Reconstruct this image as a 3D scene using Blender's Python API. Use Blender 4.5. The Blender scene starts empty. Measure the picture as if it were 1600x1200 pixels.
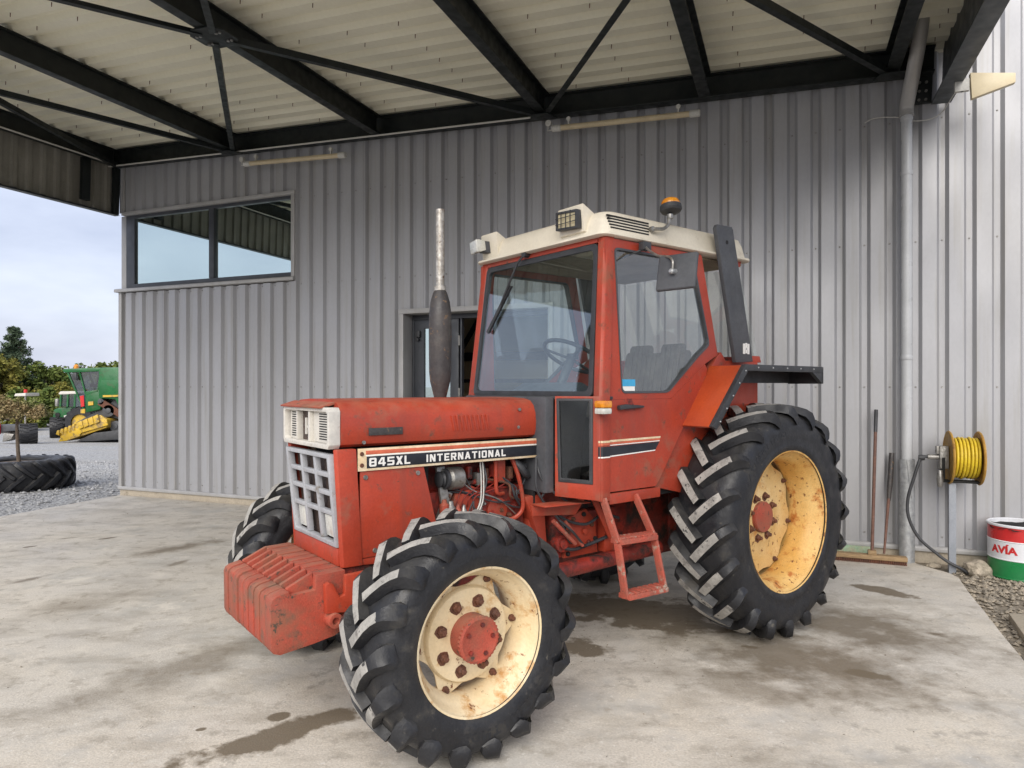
import bpy, bmesh, math, random
from mathutils import Vector, Matrix, noise
R = math.radians
scn = bpy.context.scene
random.seed(7)

# ---------------------------------------------------------------- camera
cam = bpy.data.cameras.new('camera')
cam.sensor_fit = 'HORIZONTAL'; cam.sensor_width = 36.0; cam.lens = 36.0 * 1075 / 1600
cam.shift_y = 4 / 1600.0
cam.clip_start = 0.05; cam.clip_end = 3000
co = bpy.data.objects.new('camera', cam); scn.collection.objects.link(co)
co.location = (0, 0, 1.63); co.rotation_euler = (R(90), 0, 0)
scn.camera = co
scn.render.resolution_x = 1024; scn.render.resolution_y = 768

# ---------------------------------------------------------------- sky, sun, exposure
SUN_EL, SUN_AZ = 36.0, -168.0      # azimuth measured from +Y towards +X
wd = bpy.data.worlds.new('World'); scn.world = wd; wd.use_nodes = True
nt = wd.node_tree; nt.nodes.clear()
def wn(t, **k):
    n = nt.nodes.new(t)
    for a, b in k.items(): setattr(n, a, b)
    return n
sky = wn('ShaderNodeTexSky', sky_type='NISHITA', sun_disc=False)
sky.sun_elevation = R(SUN_EL); sky.sun_rotation = R(SUN_AZ); sky.air_density = 1.2; sky.dust_density = 2.0
tc = wn('ShaderNodeTexCoord'); mp = wn('ShaderNodeMapping'); mp.inputs['Scale'].default_value = (1.6, 1.6, 4.5)
nz = wn('ShaderNodeTexNoise'); nz.inputs['Scale'].default_value = 1.9; nz.inputs['Detail'].default_value = 7; nz.inputs['Roughness'].default_value = 0.52
cr = wn('ShaderNodeValToRGB')
cr.color_ramp.elements[0].position = 0.34; cr.color_ramp.elements[0].color = (2.2, 2.4, 3.2, 1)
cr.color_ramp.elements[1].position = 0.66; cr.color_ramp.elements[1].color = (3.55, 3.75, 4.5, 1)
mx = wn('ShaderNodeMixRGB'); mx.inputs['Fac'].default_value = 0.86
bg = wn('ShaderNodeBackground'); bg.inputs['Strength'].default_value = 0.09
wo = wn('ShaderNodeOutputWorld')
L_ = nt.links.new
L_(tc.outputs['Generated'], mp.inputs['Vector']); L_(mp.outputs[0], nz.inputs['Vector']); L_(nz.outputs['Fac'], cr.inputs[0])
L_(sky.outputs[0], mx.inputs[1]); L_(cr.outputs[0], mx.inputs[2]); L_(mx.outputs[0], bg.inputs['Color']); L_(bg.outputs[0], wo.inputs['Surface'])
sl = bpy.data.lights.new('sun', 'SUN'); sl.energy = 1.5; sl.angle = R(60); sl.color = (1.0, 0.95, 0.87)
so = bpy.data.objects.new('sun', sl); scn.collection.objects.link(so)
sd = Vector((math.sin(R(SUN_AZ)) * math.cos(R(SUN_EL)), math.cos(R(SUN_AZ)) * math.cos(R(SUN_EL)), math.sin(R(SUN_EL))))
so.rotation_euler = sd.to_track_quat('Z', 'Y').to_euler(); so.location = sd * 30
vs = scn.view_settings; vs.view_transform = 'Standard'; vs.look = 'None'; vs.gamma = 1.0; vs.exposure = 1.42; vs.use_curve_mapping = False

cy = scn.cycles; cy.max_bounces = 5; cy.diffuse_bounces = 3; cy.glossy_bounces = 3; cy.transmission_bounces = 4; cy.transparent_max_bounces = 10; cy.caustics_reflective = False; cy.caustics_refractive = False

# ---------------------------------------------------------------- materials
def mat(name, c1, c2=None, scale=3.0, rough=0.6, metal=0.0, bump=0.0, bscale=60.0, fine=0.12, spots=None, streak=None, rvar=0.12, contrast=(0.35, 0.65), stretch=(1, 1, 1), coat=0.0, spec=0.5, dust=None, dent=0.0):
    """noise-mixed paint: c1/c2 broad tone, fine grain, spots=(colour, scale, threshold, softness), streak=(colour, amount)"""
    m = bpy.data.materials.new(name); m.use_nodes = True; t = m.node_tree; N = t.nodes; K = t.links.new
    b = N['Principled BSDF']; g = N.new('ShaderNodeNewGeometry')
    mpn = N.new('ShaderNodeMapping'); mpn.inputs['Scale'].default_value = stretch; K(g.outputs['Position'], mpn.inputs['Vector'])
    def noi(s, d=3, r=0.55, dist=0.0, vec=None):
        n = N.new('ShaderNodeTexNoise'); n.inputs['Scale'].default_value = s; n.inputs['Detail'].default_value = d; n.inputs['Roughness'].default_value = r; n.inputs['Distortion'].default_value = dist
        K(vec or mpn.outputs[0], n.inputs['Vector']); return n.outputs['Fac']
    def mr(v, a, bb, c=0.0, d=1.0):
        n = N.new('ShaderNodeMapRange'); K(v, n.inputs[0])
        for i, x in enumerate((a, bb, c, d)): n.inputs[i + 1].default_value = x
        return n.outputs[0]
    def mix(f, a, bb, mode='MIX'):
        n = N.new('ShaderNodeMixRGB'); n.blend_type = mode
        if isinstance(f, float): n.inputs[0].default_value = f
        else: K(f, n.inputs[0])
        for i, x in ((1, a), (2, bb)):
            if isinstance(x, tuple): n.inputs[i].default_value = (*x, 1)
            else: K(x, n.inputs[i])
        return n.outputs[0]
    col = mix(mr(noi(scale), *contrast), c1, c2 or c1)
    fn = noi(bscale, 2, 0.6)
    k = mr(fn, 0.25, 0.75, 1 - fine, 1 + fine)
    n = N.new('ShaderNodeCombineXYZ'); [K(k, n.inputs[i]) for i in range(3)]
    col = mix(1.0, col, n.outputs[0], 'MULTIPLY')
    rg = mr(noi(scale * 2.3, 1), 0.3, 0.7, max(0.02, rough - rvar), min(1, rough + rvar))
    if streak:
        ms = N.new('ShaderNodeMapping'); ms.inputs['Scale'].default_value = (9, 9, 0.35); K(g.outputs['Position'], ms.inputs['Vector'])
        col = mix(mr(noi(1.6, 3, 0.6, vec=ms.outputs[0]), 0.52, 0.75, 0, streak[1]), col, streak[0])
    for sp in (spots or []):
        f = mr(noi(sp[1], 5, 0.68), sp[2], sp[2] + sp[3])
        col = mix(f, col, sp[0])
        q = N.new('ShaderNodeMath'); q.operation = 'MULTIPLY_ADD'; K(f, q.inputs[0]); q.inputs[1].default_value = 0.25; K(rg, q.inputs[2]); rg = q.outputs[0]
    if dust:      # settled dust on upward faces, broken up by noise
        sz = N.new('ShaderNodeSeparateXYZ'); K(g.outputs['Normal'], sz.inputs[0])
        dm_ = N.new('ShaderNodeMath'); dm_.operation = 'MULTIPLY'; K(mr(sz.outputs[2], 0.25, 0.95, 0.0, dust[1]), dm_.inputs[0]); K(mr(noi(9, 4, .65), 0.35, 0.62), dm_.inputs[1]); col = mix(dm_.outputs[0], col, dust[0])
    K(col, b.inputs['Base Color']); K(rg, b.inputs['Roughness']); b.inputs['Metallic'].default_value = metal
    b.inputs['Specular IOR Level'].default_value = spec
    if coat: b.inputs['Coat Weight'].default_value = coat
    if dent:
        b2 = N.new('ShaderNodeBump'); b2.inputs['Strength'].default_value = dent; b2.inputs['Distance'].default_value = 0.05; K(noi(5.5, 2), b2.inputs['Height'])
        if not bump: K(b2.outputs[0], b.inputs['Normal'])
    if bump:
        bn = N.new('ShaderNodeBump'); bn.inputs['Strength'].default_value = bump; bn.inputs['Distance'].default_value = 0.01
        K(fn, bn.inputs['Height'])
        if dent: K(b2.outputs[0], bn.inputs['Normal'])
        K(bn.outputs[0], b.inputs['Normal'])
    return m

def glass(name, tint, f0=0.06, body=None, bodyf=0.0, gloss=(0.93, 0.97, 1)):
    """thin pane: see-through tint plus mirror reflection that grows towards grazing angles"""
    m = bpy.data.materials.new(name); m.use_nodes = True; t = m.node_tree; N = t.nodes; K = t.links.new; N.clear()
    o = N.new('ShaderNodeOutputMaterial'); tr = N.new('ShaderNodeBsdfTransparent'); tr.inputs[0].default_value = (*tint, 1)
    gl = N.new('ShaderNodeBsdfGlossy'); gl.inputs['Roughness'].default_value = 0.0; gl.inputs[0].default_value = (*gloss, 1)
    g = N.new('ShaderNodeNewGeometry')
    dt = N.new('ShaderNodeVectorMath'); dt.operation = 'DOT_PRODUCT'; K(g.outputs['Incoming'], dt.inputs[0]); K(g.outputs['Normal'], dt.inputs[1])
    def mth(op, a, b=None):
        n = N.new('ShaderNodeMath'); n.operation = op
        for i, x in enumerate((a, b)):
            if x is None: continue
            if isinstance(x, (int, float)): n.inputs[i].default_value = x
            else: K(x, n.inputs[i])
        return n.outputs[0]
    c = mth('ABSOLUTE', dt.outputs['Value']); p5 = mth('POWER', mth('SUBTRACT', 1.0, c), 5.0); fr = mth('ADD', mth('MULTIPLY', p5, 1 - f0), f0)
    nn = N.new('ShaderNodeTexNoise'); nn.inputs['Scale'].default_value = 1.6; K(g.outputs['Position'], nn.inputs['Vector'])
    bp = N.new('ShaderNodeBump'); bp.inputs['Strength'].default_value = 0.015; K(nn.outputs['Fac'], bp.inputs['Height']); K(bp.outputs[0], gl.inputs['Normal'])
    mxs = N.new('ShaderNodeMixShader'); K(fr, mxs.inputs[0]); K(gl.outputs[0], mxs.inputs[2])
    if bodyf:
        df = N.new('ShaderNodeBsdfDiffuse'); df.inputs[0].default_value = (*body, 1)
        n2 = N.new('ShaderNodeTexNoise'); n2.inputs['Scale'].default_value = 5; n2.inputs['Detail'].default_value = 6; K(g.outputs['Position'], n2.inputs['Vector'])
        rr = N.new('ShaderNodeMapRange'); rr.inputs[1].default_value = .35; rr.inputs[2].default_value = .7; rr.inputs[3].default_value = bodyf * .5; rr.inputs[4].default_value = bodyf * 1.5; K(n2.outputs['Fac'], rr.inputs[0])
        m2 = N.new('ShaderNodeMixShader'); K(rr.outputs[0], m2.inputs[0]); K(tr.outputs[0], m2.inputs[1]); K(df.outputs[0], m2.inputs[2]); K(m2.outputs[0], mxs.inputs[1])
    else: K(tr.outputs[0], mxs.inputs[1])
    K(mxs.outputs[0], o.inputs['Surface']); return m

RUST = (0.16, 0.055, 0.02); DIRT = (0.10, 0.075, 0.055)
M = {}
M['red'] = mat('faded_red_paint', (0.40, 0.048, 0.020), (0.31, 0.040, 0.020), 3.2, 0.5, bump=0.06, bscale=90, fine=0.10, spots=[((0.27, 0.085, 0.05), 5, 0.55, 0.16), ((0.15, 0.06, 0.04), 11, 0.60, 0.10), ((0.10, 0.05, 0.035), 34, 0.66, 0.04)], streak=((0.22, 0.05, 0.032), 0.5), dust=((0.42, 0.15, 0.09), 0.45), dent=0.10)
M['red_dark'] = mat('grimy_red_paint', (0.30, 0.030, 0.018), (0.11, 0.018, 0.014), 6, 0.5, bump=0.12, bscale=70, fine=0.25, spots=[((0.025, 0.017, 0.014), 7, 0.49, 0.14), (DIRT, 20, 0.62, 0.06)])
M['red_weight'] = mat('chalky_red_casting', (0.40, 0.065, 0.036), (0.30, 0.062, 0.038), 5, 0.75, bump=0.25, bscale=140, fine=0.2, spots=[((0.24, 0.10, 0.06), 2.6, 0.46, 0.2), ((0.17, 0.09, 0.06), 7, 0.54, 0.14), ((0.07, 0.055, 0.04), 20, 0.60, 0.07)], dust=((0.34, 0.17, 0.11), 0.5), dent=0.03)
M['red_step'] = mat('worn_red_step', (0.42, 0.08, 0.05), (0.30, 0.09, 0.06), 14, 0.7, bump=0.2, bscale=120, fine=0.2, spots=[((0.36, 0.28, 0.22), 12, 0.57, 0.08), ((0.10, 0.05, 0.035), 22, 0.64, 0.05)])
M['orange'] = mat('orange_fender_paint', (0.46, 0.074, 0.020), (0.36, 0.052, 0.018), 3, 0.42, fine=0.08, bscale=80, bump=0.03, spots=[((0.30, 0.07, 0.03), 6, 0.62, 0.1)])
M['cream'] = mat('cream_paint', (0.74, 0.62, 0.42), (0.66, 0.52, 0.31), 4, 0.5, bump=0.08, bscale=80, fine=0.07, spots=[((0.48, 0.26, 0.09), 7, 0.55, 0.12), (RUST, 22, 0.62, 0.05)])
M['rim_yellow'] = mat('yellowed_rim_paint', (0.68, 0.45, 0.17), (0.60, 0.34, 0.09), 4, 0.5, bump=0.12, bscale=90, fine=0.12, spots=[((0.42, 0.15, 0.03), 9, 0.54, 0.12), (RUST, 24, 0.60, 0.05)])
M['disc_yellow'] = mat('cream_rusting_disc', (0.72, 0.54, 0.27), (0.64, 0.42, 0.16), 5, 0.55, bump=0.12, bscale=90, fine=0.10, spots=[((0.50, 0.24, 0.07), 7, 0.55, 0.12), (RUST, 22, 0.60, 0.05)])
M['rust'] = mat('rusty_iron', (0.15, 0.055, 0.028), (0.09, 0.04, 0.026), 20, 0.8, bump=0.4, bscale=120, fine=0.35)
M['white'] = mat('old_white_plastic', (0.62, 0.59, 0.53), (0.52, 0.50, 0.46), 9, 0.5, bump=0.05, fine=0.08, spots=[((0.34, 0.30, 0.25), 14, 0.6, 0.1)])
M['roofcream'] = mat('cream_roof_plastic', (0.74, 0.68, 0.56), (0.66, 0.60, 0.48), 3, 0.5, bump=0.03, fine=0.05, spots=[((0.5, 0.44, 0.34), 6, 0.62, 0.15)])
M['black'] = mat('black_plastic', (0.030, 0.031, 0.034), (0.045, 0.046, 0.05), 6, 0.5, bump=0.1, bscale=120, fine=0.2)
M['charcoal'] = mat('charcoal_panel', (0.055, 0.058, 0.065), (0.075, 0.078, 0.085), 5, 0.55, bump=0.05, fine=0.12, spots=[((0.12, 0.115, 0.11), 7, 0.62, 0.15)])
M['rubber'] = mat('tyre_rubber', (0.011, 0.0115, 0.014), (0.019, 0.0195, 0.022), 6, 0.5, bump=0.2, bscale=80, fine=0.22, spec=0.45, rvar=0.2, spots=[((0.050, 0.046, 0.040), 6, 0.58, 0.16), ((0.085, 0.078, 0.066), 24, 0.64, 0.08)], dust=((0.075, 0.070, 0.060), 0.5))
M['lugtop'] = mat('worn_dusty_rubber', (0.38, 0.365, 0.335), (0.27, 0.26, 0.24), 14, 0.85, bump=0.25, bscale=130, fine=0.15, spots=[((0.16, 0.15, 0.14), 12, 0.55, 0.12), ((0.05, 0.05, 0.05), 26, 0.60, 0.06)])
M['letter'] = mat('moulded_rubber', (0.014, 0.015, 0.018), None, 5, 0.5)
M['steel'] = mat('aged_steel', (0.36, 0.35, 0.33), (0.24, 0.23, 0.21), 16, 0.45, 0.7, bump=0.2, fine=0.2, spots=[((0.12, 0.09, 0.06), 14, 0.6, 0.1)])
M['galv'] = mat('galvanised_steel', (0.46, 0.47, 0.47), (0.34, 0.35, 0.36), 22, 0.5, 0.5, bump=0.05, fine=0.12, spots=[((0.22, 0.20, 0.17), 16, 0.64, 0.08)])
M['muffler'] = mat('burnt_muffler', (0.038, 0.035, 0.036), (0.06, 0.052, 0.048), 7, 0.55, bump=0.15, fine=0.25, spots=[((0.17, 0.11, 0.065), 22, 0.60, 0.06)])
M['stack'] = mat('flaking_chrome_pipe', (0.50, 0.48, 0.44), (0.30, 0.27, 0.23), 34, 0.45, 0.4, bump=0.2, fine=0.25, spots=[((0.14, 0.09, 0.06), 36, 0.58, 0.06)])
M['blackdecal'] = mat('black_decal', (0.012, 0.014, 0.020), (0.02, 0.022, 0.028), 8, 0.4, spots=[((0.09, 0.09, 0.09), 30, 0.70, 0.03)])
M['decalwhite'] = mat('decal_lettering', (0.78, 0.77, 0.73), None, 8, 0.5, fine=0.05)
M['decalcream'] = mat('decal_cream_edge', (0.74, 0.62, 0.44), (0.62, 0.46, 0.27), 12, 0.5, spots=[(RUST, 26, 0.68, 0.05)])
M['decalorange'] = mat('decal_orange_stripe', (0.58, 0.13, 0.06), (0.48, 0.11, 0.06), 12, 0.5)
M['mesh'] = mat('brown_radiator_core', (0.075, 0.050, 0.040), (0.05, 0.036, 0.03), 30, 0.7, bump=0.4, bscale=160, fine=0.3)
M['dark'] = mat('dark_void', (0.012, 0.012, 0.012), None, 3, 0.8)
M['lens'] = mat('frosted_lamp_glass', (0.66, 0.66, 0.60), (0.5, 0.5, 0.46), 20, 0.18, fine=0.1, coat=0.5)
M['lensyellow'] = mat('yellowed_lamp_glass', (0.62, 0.55, 0.36), (0.5, 0.43, 0.27), 24, 0.2, fine=0.1, coat=0.4)
M['amber'] = mat('amber_lens', (0.75, 0.30, 0.02), (0.62, 0.2, 0.01), 20, 0.25, coat=0.6)
M['seat'] = mat('grey_seat_fabric', (0.16, 0.15, 0.14), (0.11, 0.105, 0.10), 10, 0.9, bump=0.2, bscale=160, fine=0.2)
M['headliner'] = mat('cab_headliner', (0.42, 0.36, 0.26), (0.33, 0.28, 0.2), 5, 0.85, fine=0.1)
M['glass_front'] = glass('windscreen_glass', (0.90, 0.97, 0.97), 0.13, (0.5, 0.52, 0.52), 0.012)
M['glass_side'] = glass('side_glass', (0.975, 0.985, 0.97), 0.07, (0.5, 0.5, 0.47), 0.012)
M['glass_wall'] = glass('building_glass', (0.35, 0.42, 0.40), 0.72, gloss=(0.86, 1.0, 0.97))
M['glass_machine'] = glass('machine_glass', (0.55, 0.6, 0.6), 0.14)
M['glass_quarter'] = glass('quarter_glass', (0.85, 0.85, 0.83), 0.04)
M['grille'] = mat('grey_grille_plastic', (0.40, 0.41, 0.43), (0.33, 0.34, 0.36), 9, 0.45, fine=0.08, spots=[((0.22, 0.20, 0.18), 14, 0.58, 0.1)])
M['clad'] = mat('silver_wall_sheet', (0.405, 0.408, 0.425), (0.36, 0.36, 0.37), 1.1, 0.42, 0.15, fine=0.03, bscale=40, streak=((0.26, 0.24, 0.19), 0.42), stretch=(1, 1, 0.5))
M['trim'] = mat('light_grey_flashing', (0.44, 0.435, 0.43), (0.38, 0.375, 0.365), 3, 0.45, 0.1, fine=0.04, streak=((0.26, 0.24, 0.2), 0.3))
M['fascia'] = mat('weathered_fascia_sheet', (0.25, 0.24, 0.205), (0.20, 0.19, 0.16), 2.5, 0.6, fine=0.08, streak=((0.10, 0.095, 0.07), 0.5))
M['deck'] = mat('cream_roof_deck', (0.84, 0.81, 0.66), (0.78, 0.75, 0.60), 0.9, 0.55, fine=0.03, bscale=30)
M['beam'] = mat('black_green_steelwork', (0.009, 0.012, 0.012), (0.016, 0.019, 0.018), 5, 0.5, fine=0.15, spec=0.35, spots=[((0.04, 0.04, 0.036), 12, 0.66, 0.1)])
M['girder'] = mat('slate_grey_girder', (0.075, 0.085, 0.09), (0.055, 0.06, 0.062), 4, 0.5, fine=0.1, spots=[((0.12, 0.11, 0.10), 5, 0.6, 0.12)])
M['frame'] = mat('anthracite_aluminium', (0.045, 0.05, 0.06), (0.06, 0.065, 0.075), 4, 0.4, fine=0.06)
M['pvc'] = mat('grey_downpipe', (0.50, 0.51, 0.52), (0.44, 0.45, 0.46), 4, 0.35, fine=0.04, streak=((0.32, 0.3, 0.26), 0.25))
M['tubecream'] = mat('yellowed_lamp_tube', (0.62, 0.52, 0.34), (0.52, 0.43, 0.28), 6, 0.4, fine=0.06)
M['conduit'] = mat('white_conduit', (0.55, 0.54, 0.50), None, 4, 0.5)
M['antenna'] = mat('cream_antenna_plastic', (0.70, 0.60, 0.40), (0.66, 0.56, 0.37), 4, 0.5, fine=0.04)
M['wood'] = mat('weathered_wood', (0.34, 0.23, 0.12), (0.25, 0.165, 0.085), 14, 0.75, bump=0.2, fine=0.2, stretch=(1, 1, 6))
M['handle'] = mat('brown_handle_wood', (0.17, 0.085, 0.06), (0.12, 0.06, 0.045), 20, 0.7, bump=0.1, fine=0.2)
M['reel'] = mat('rusty_ochre_reel', (0.46, 0.27, 0.05), (0.38, 0.2, 0.035), 9, 0.55, bump=0.1, fine=0.15, spots=[((0.17, 0.08, 0.03), 12, 0.58, 0.1)])
M['hoseyellow'] = mat('yellow_hose', (0.70, 0.52, 0.03), (0.60, 0.42, 0.025), 20, 0.45, fine=0.1)
M['post'] = mat('grey_painted_post', (0.30, 0.32, 0.36), (0.25, 0.27, 0.30), 8, 0.5, fine=0.08)
M['dred'] = mat('drum_red', (0.58, 0.025, 0.025), (0.52, 0.02, 0.02), 4, 0.35, fine=0.05, coat=0.2)
M['dwhite'] = mat('drum_white', (0.72, 0.73, 0.76), (0.66, 0.67, 0.70), 4, 0.35, fine=0.04, coat=0.2)
M['dgreen'] = mat('drum_green', (0.012, 0.20, 0.055), (0.012, 0.17, 0.05), 4, 0.35, fine=0.06, coat=0.2)
M['stone'] = mat('limestone', (0.42, 0.36, 0.28), (0.30, 0.26, 0.2), 18, 0.9, bump=0.5, bscale=60, fine=0.25)
M['pebble'] = mat('tan_gravel', (0.34, 0.29, 0.22), (0.20, 0.175, 0.14), 26, 0.9, bump=0.4, bscale=80, fine=0.3, contrast=(0.42, 0.58))
M['pebblegrey'] = mat('grey_gravel', (0.40, 0.40, 0.40), (0.24, 0.245, 0.25), 20, 0.9, fine=0.3, contrast=(0.42, 0.58))
M['paver'] = mat('sandy_paving', (0.46, 0.40, 0.31), (0.40, 0.35, 0.27), 6, 0.85, bump=0.3, fine=0.12)
M['plinth'] = mat('sandy_plinth', (0.46, 0.40, 0.31), (0.38, 0.33, 0.26), 5, 0.85, bump=0.3, fine=0.15, spots=[((0.2, 0.17, 0.13), 4, 0.6, 0.12)])
M['greenboard'] = mat('flaking_green_board', (0.26, 0.38, 0.25), (0.34, 0.32, 0.22), 16, 0.7, fine=0.2)
M['room'] = mat('warm_interior_wall', (0.66, 0.50, 0.28), (0.60, 0.45, 0.25), 2, 0.8, fine=0.05)
M['roomfloor'] = mat('interior_floor', (0.25, 0.24, 0.22), None, 2, 0.7)
M['roomdark'] = mat('dim_interior', (0.10, 0.10, 0.10), None, 2, 0.8)
M['jdgreen'] = mat('machine_green', (0.014, 0.125, 0.034), (0.012, 0.095, 0.026), 1.5, 0.35, fine=0.06, spots=[((0.05, 0.075, 0.03), 2.2, 0.56, 0.14)])
M['jdyellow'] = mat('machine_yellow', (0.62, 0.40, 0.03), (0.52, 0.33, 0.04), 2, 0.45, fine=0.1, spots=[((0.30, 0.21, 0.09), 3, 0.50, 0.12), ((0.10, 0.08, 0.05), 7, 0.58, 0.1)])
M['bark'] = mat('bark', (0.16, 0.12, 0.085), (0.10, 0.078, 0.06), 12, 0.9, bump=0.5, fine=0.3)
M['stickerblue'] = mat('blue_sticker', (0.05, 0.35, 0.60), None, 8, 0.4)

def leafmat(name, a, b):
    m = bpy.data.materials.new(name); m.use_nodes = True; t = m.node_tree; N = t.nodes; K = t.links.new; bs = N['Principled BSDF']
    g = N.new('ShaderNodeNewGeometry'); n = N.new('ShaderNodeTexNoise'); n.inputs['Scale'].default_value = 1.4; n.inputs['Detail'].default_value = 6; K(g.outputs['Position'], n.inputs['Vector'])
    r = N.new('ShaderNodeMapRange'); r.inputs[1].default_value = .35; r.inputs[2].default_value = .65; K(n.outputs['Fac'], r.inputs[0])
    mxx = N.new('ShaderNodeMixRGB'); mxx.inputs[1].default_value = (*a, 1); mxx.inputs[2].default_value = (*b, 1); K(r.outputs[0], mxx.inputs[0])
    K(mxx.outputs[0], bs.inputs['Base Color']); bs.inputs['Roughness'].default_value = 0.7; bs.inputs['Specular IOR Level'].default_value = 0.2
    return m
M['leaf'] = leafmat('green_leaf', (0.075, 0.115, 0.026), (0.16, 0.19, 0.045))
M['leafolive'] = leafmat('olive_leaf', (0.14, 0.15, 0.03), (0.25, 0.22, 0.05))
M['needle'] = leafmat('pine_needle', (0.040, 0.066, 0.038), (0.085, 0.115, 0.065))
M['leafmix'] = leafmat('variegated_leaf', (0.17, 0.24, 0.07), (0.33, 0.25, 0.13))

# ---------------------------------------------------------------- mesh helpers
COL = scn.collection
class MB:
    def __init__(s): s.v = []; s.f = []; s.m = []; s.mi = 0
    def face(s, idx): s.f.append(tuple(idx)); s.m.append(s.mi)
    def add(s, vs, fs):
        o = len(s.v); s.v += [tuple(p) for p in vs]
        for q in fs: s.face([i + o for i in q])
        return s
    def box(s, x0, x1, y0, y1, z0, z1):
        return s.add([(x0, y0, z0), (x1, y0, z0), (x1, y1, z0), (x0, y1, z0), (x0, y0, z1), (x1, y0, z1), (x1, y1, z1), (x0, y1, z1)],
                     [(0, 3, 2, 1), (4, 5, 6, 7), (0, 1, 5, 4), (1, 2, 6, 5), (2, 3, 7, 6), (3, 0, 4, 7)])
    def bar(s, p, q, w, h, up=(0, 0, 1)):
        p = Vector(p); q = Vector(q); d = (q - p).normalized(); a = d.cross(Vector(up)); a.normalize(); b = a.cross(d)
        P = [e + a * sx * w / 2 + b * sz * h / 2 for e in (p, q) for sx, sz in ((-1, -1), (1, -1), (1, 1), (-1, 1))]
        return s.add(P, [(0, 3, 2, 1), (4, 5, 6, 7), (0, 1, 5, 4), (1, 2, 6, 5), (2, 3, 7, 6), (3, 0, 4, 7)])
    @staticmethod
    def p3(ax, u, v, w): return {'x': (w, u, v), 'y': (u, w, v), 'z': (u, v, w)}[ax]
    def prism(s, poly, ax, a0, a1):
        n = len(poly); V = [s.p3(ax, u, v, a0) for u, v in poly] + [s.p3(ax, u, v, a1) for u, v in poly]
        return s.add(V, [tuple(range(n))[::-1], tuple(range(n, 2 * n))] + [(i, (i + 1) % n, n + (i + 1) % n, n + i) for i in range(n)])
    def ring(s, out, inn, ax, a0, a1):
        n = len(out); V = [s.p3(ax, u, v, a) for a in (a0, a1) for P in (out, inn) for u, v in P]
        F = []
        for i in range(n):
            j = (i + 1) % n
            F += [(i, j, n + j, n + i), (2 * n + i, 2 * n + j, 3 * n + j, 3 * n + i), (i, j, 2 * n + j, 2 * n + i), (n + i, n + j, 3 * n + j, 3 * n + i)]
        return s.add(V, F)
    def loft(s, loops, caps=True, closed=True):
        n = len(loops[0]); V = [p for l in loops for p in l]; F = []
        for k in range(len(loops) - 1):
            for i in range(n if closed else n - 1):
                j = (i + 1) % n; F.append((k * n + i, k * n + j, (k + 1) * n + j, (k + 1) * n + i))
        if caps: F += [tuple(range(n))[::-1], tuple(range((len(loops) - 1) * n, len(loops) * n))]
        return s.add(V, F)
    def tube(s, pts, r, n=10, caps=True):
        P = [Vector(p) for p in pts]; L = []; up = None
        for i, p in enumerate(P):
            d = (P[min(i + 1, len(P) - 1)] - P[max(i - 1, 0)]).normalized()
            if up is None: up = Vector((0, 0, 1)) if abs(d.z) < .9 else Vector((1, 0, 0))
            a = d.cross(up).normalized(); up = a.cross(d)
            rr = r[i] if isinstance(r, (list, tuple)) else r
            L.append([p + a * rr * math.cos(t) + up * rr * math.sin(t) for t in (2 * math.pi * k / n for k in range(n))])
        return s.loft(L, caps)
    def lathe(s, prof, ax='y', c=(0, 0, 0), n=48, close=False):
        """prof: (radius, height along axis)"""
        L = []
        for r, h in prof:
            l = []
            for k in range(n):
                t = 2 * math.pi * k / n; a, b = r * math.cos(t), r * math.sin(t)
                p = {'x': (h, a, b), 'y': (a, h, b), 'z': (a, b, h)}[ax]
                l.append((p[0] + c[0], p[1] + c[1], p[2] + c[2]))
            L.append(l)
        if close: L.append(L[0])
        return s.loft(L, not close)
    def cyl(s, c, r, h0, h1, ax='y', n=20): return s.lathe([(r, h0), (r, h1)], ax, c, n)
    def mesh(s, name, mats, bevel=0, ang=35, seg=2):
        bm = bmesh.new(); bv = [bm.verts.new(p) for p in s.v]
        for q, m in zip(s.f, s.m):
            try: fc = bm.faces.new([bv[i] for i in q]); fc.material_index = m; fc.smooth = True
            except ValueError: pass
        bmesh.ops.recalc_face_normals(bm, faces=bm.faces[:])
        if bevel:
            E = [e for e in bm.edges if len(e.link_faces) == 2 and e.calc_face_angle(0) > R(28)]
            bmesh.ops.bevel(bm, geom=E, offset=bevel, segments=seg, affect='EDGES', clamp_overlap=True, profile=0.6)
        for f_ in bm.faces: f_.smooth = True
        for e in bm.edges:
            e.smooth = not (len(e.link_faces) == 2 and e.calc_face_angle(0) > R(ang))
        me = bpy.data.meshes.new(name); bm.to_mesh(me); bm.free()
        for m in (mats if isinstance(mats, (list, tuple)) else [mats]): me.materials.append(M[m])
        return me
    def build(s, name, mats, parent=None, bevel=0, ang=35, loc=(0, 0, 0), rot=(0, 0, 0), seg=2, kind=None):
        return put(name, s.mesh(name, mats, bevel, ang, seg), parent, loc, rot, kind)
def put(name, me, parent=None, loc=(0, 0, 0), rot=(0, 0, 0), kind=None):
    o = bpy.data.objects.new(name, me); COL.objects.link(o); o.parent = parent; o.location = loc; o.rotation_euler = rot
    if kind: o['kind'] = kind
    return o
def tag(o, label, cat, group=None):
    o['label'] = label; o['category'] = cat
    if group: o['group'] = group
    return o
def empty(name, loc=(0, 0, 0), rz=0):
    o = bpy.data.objects.new(name, None); COL.objects.link(o); o.location = loc; o.rotation_euler = (0, 0, rz); o.empty_display_size = .2
    return o
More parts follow.
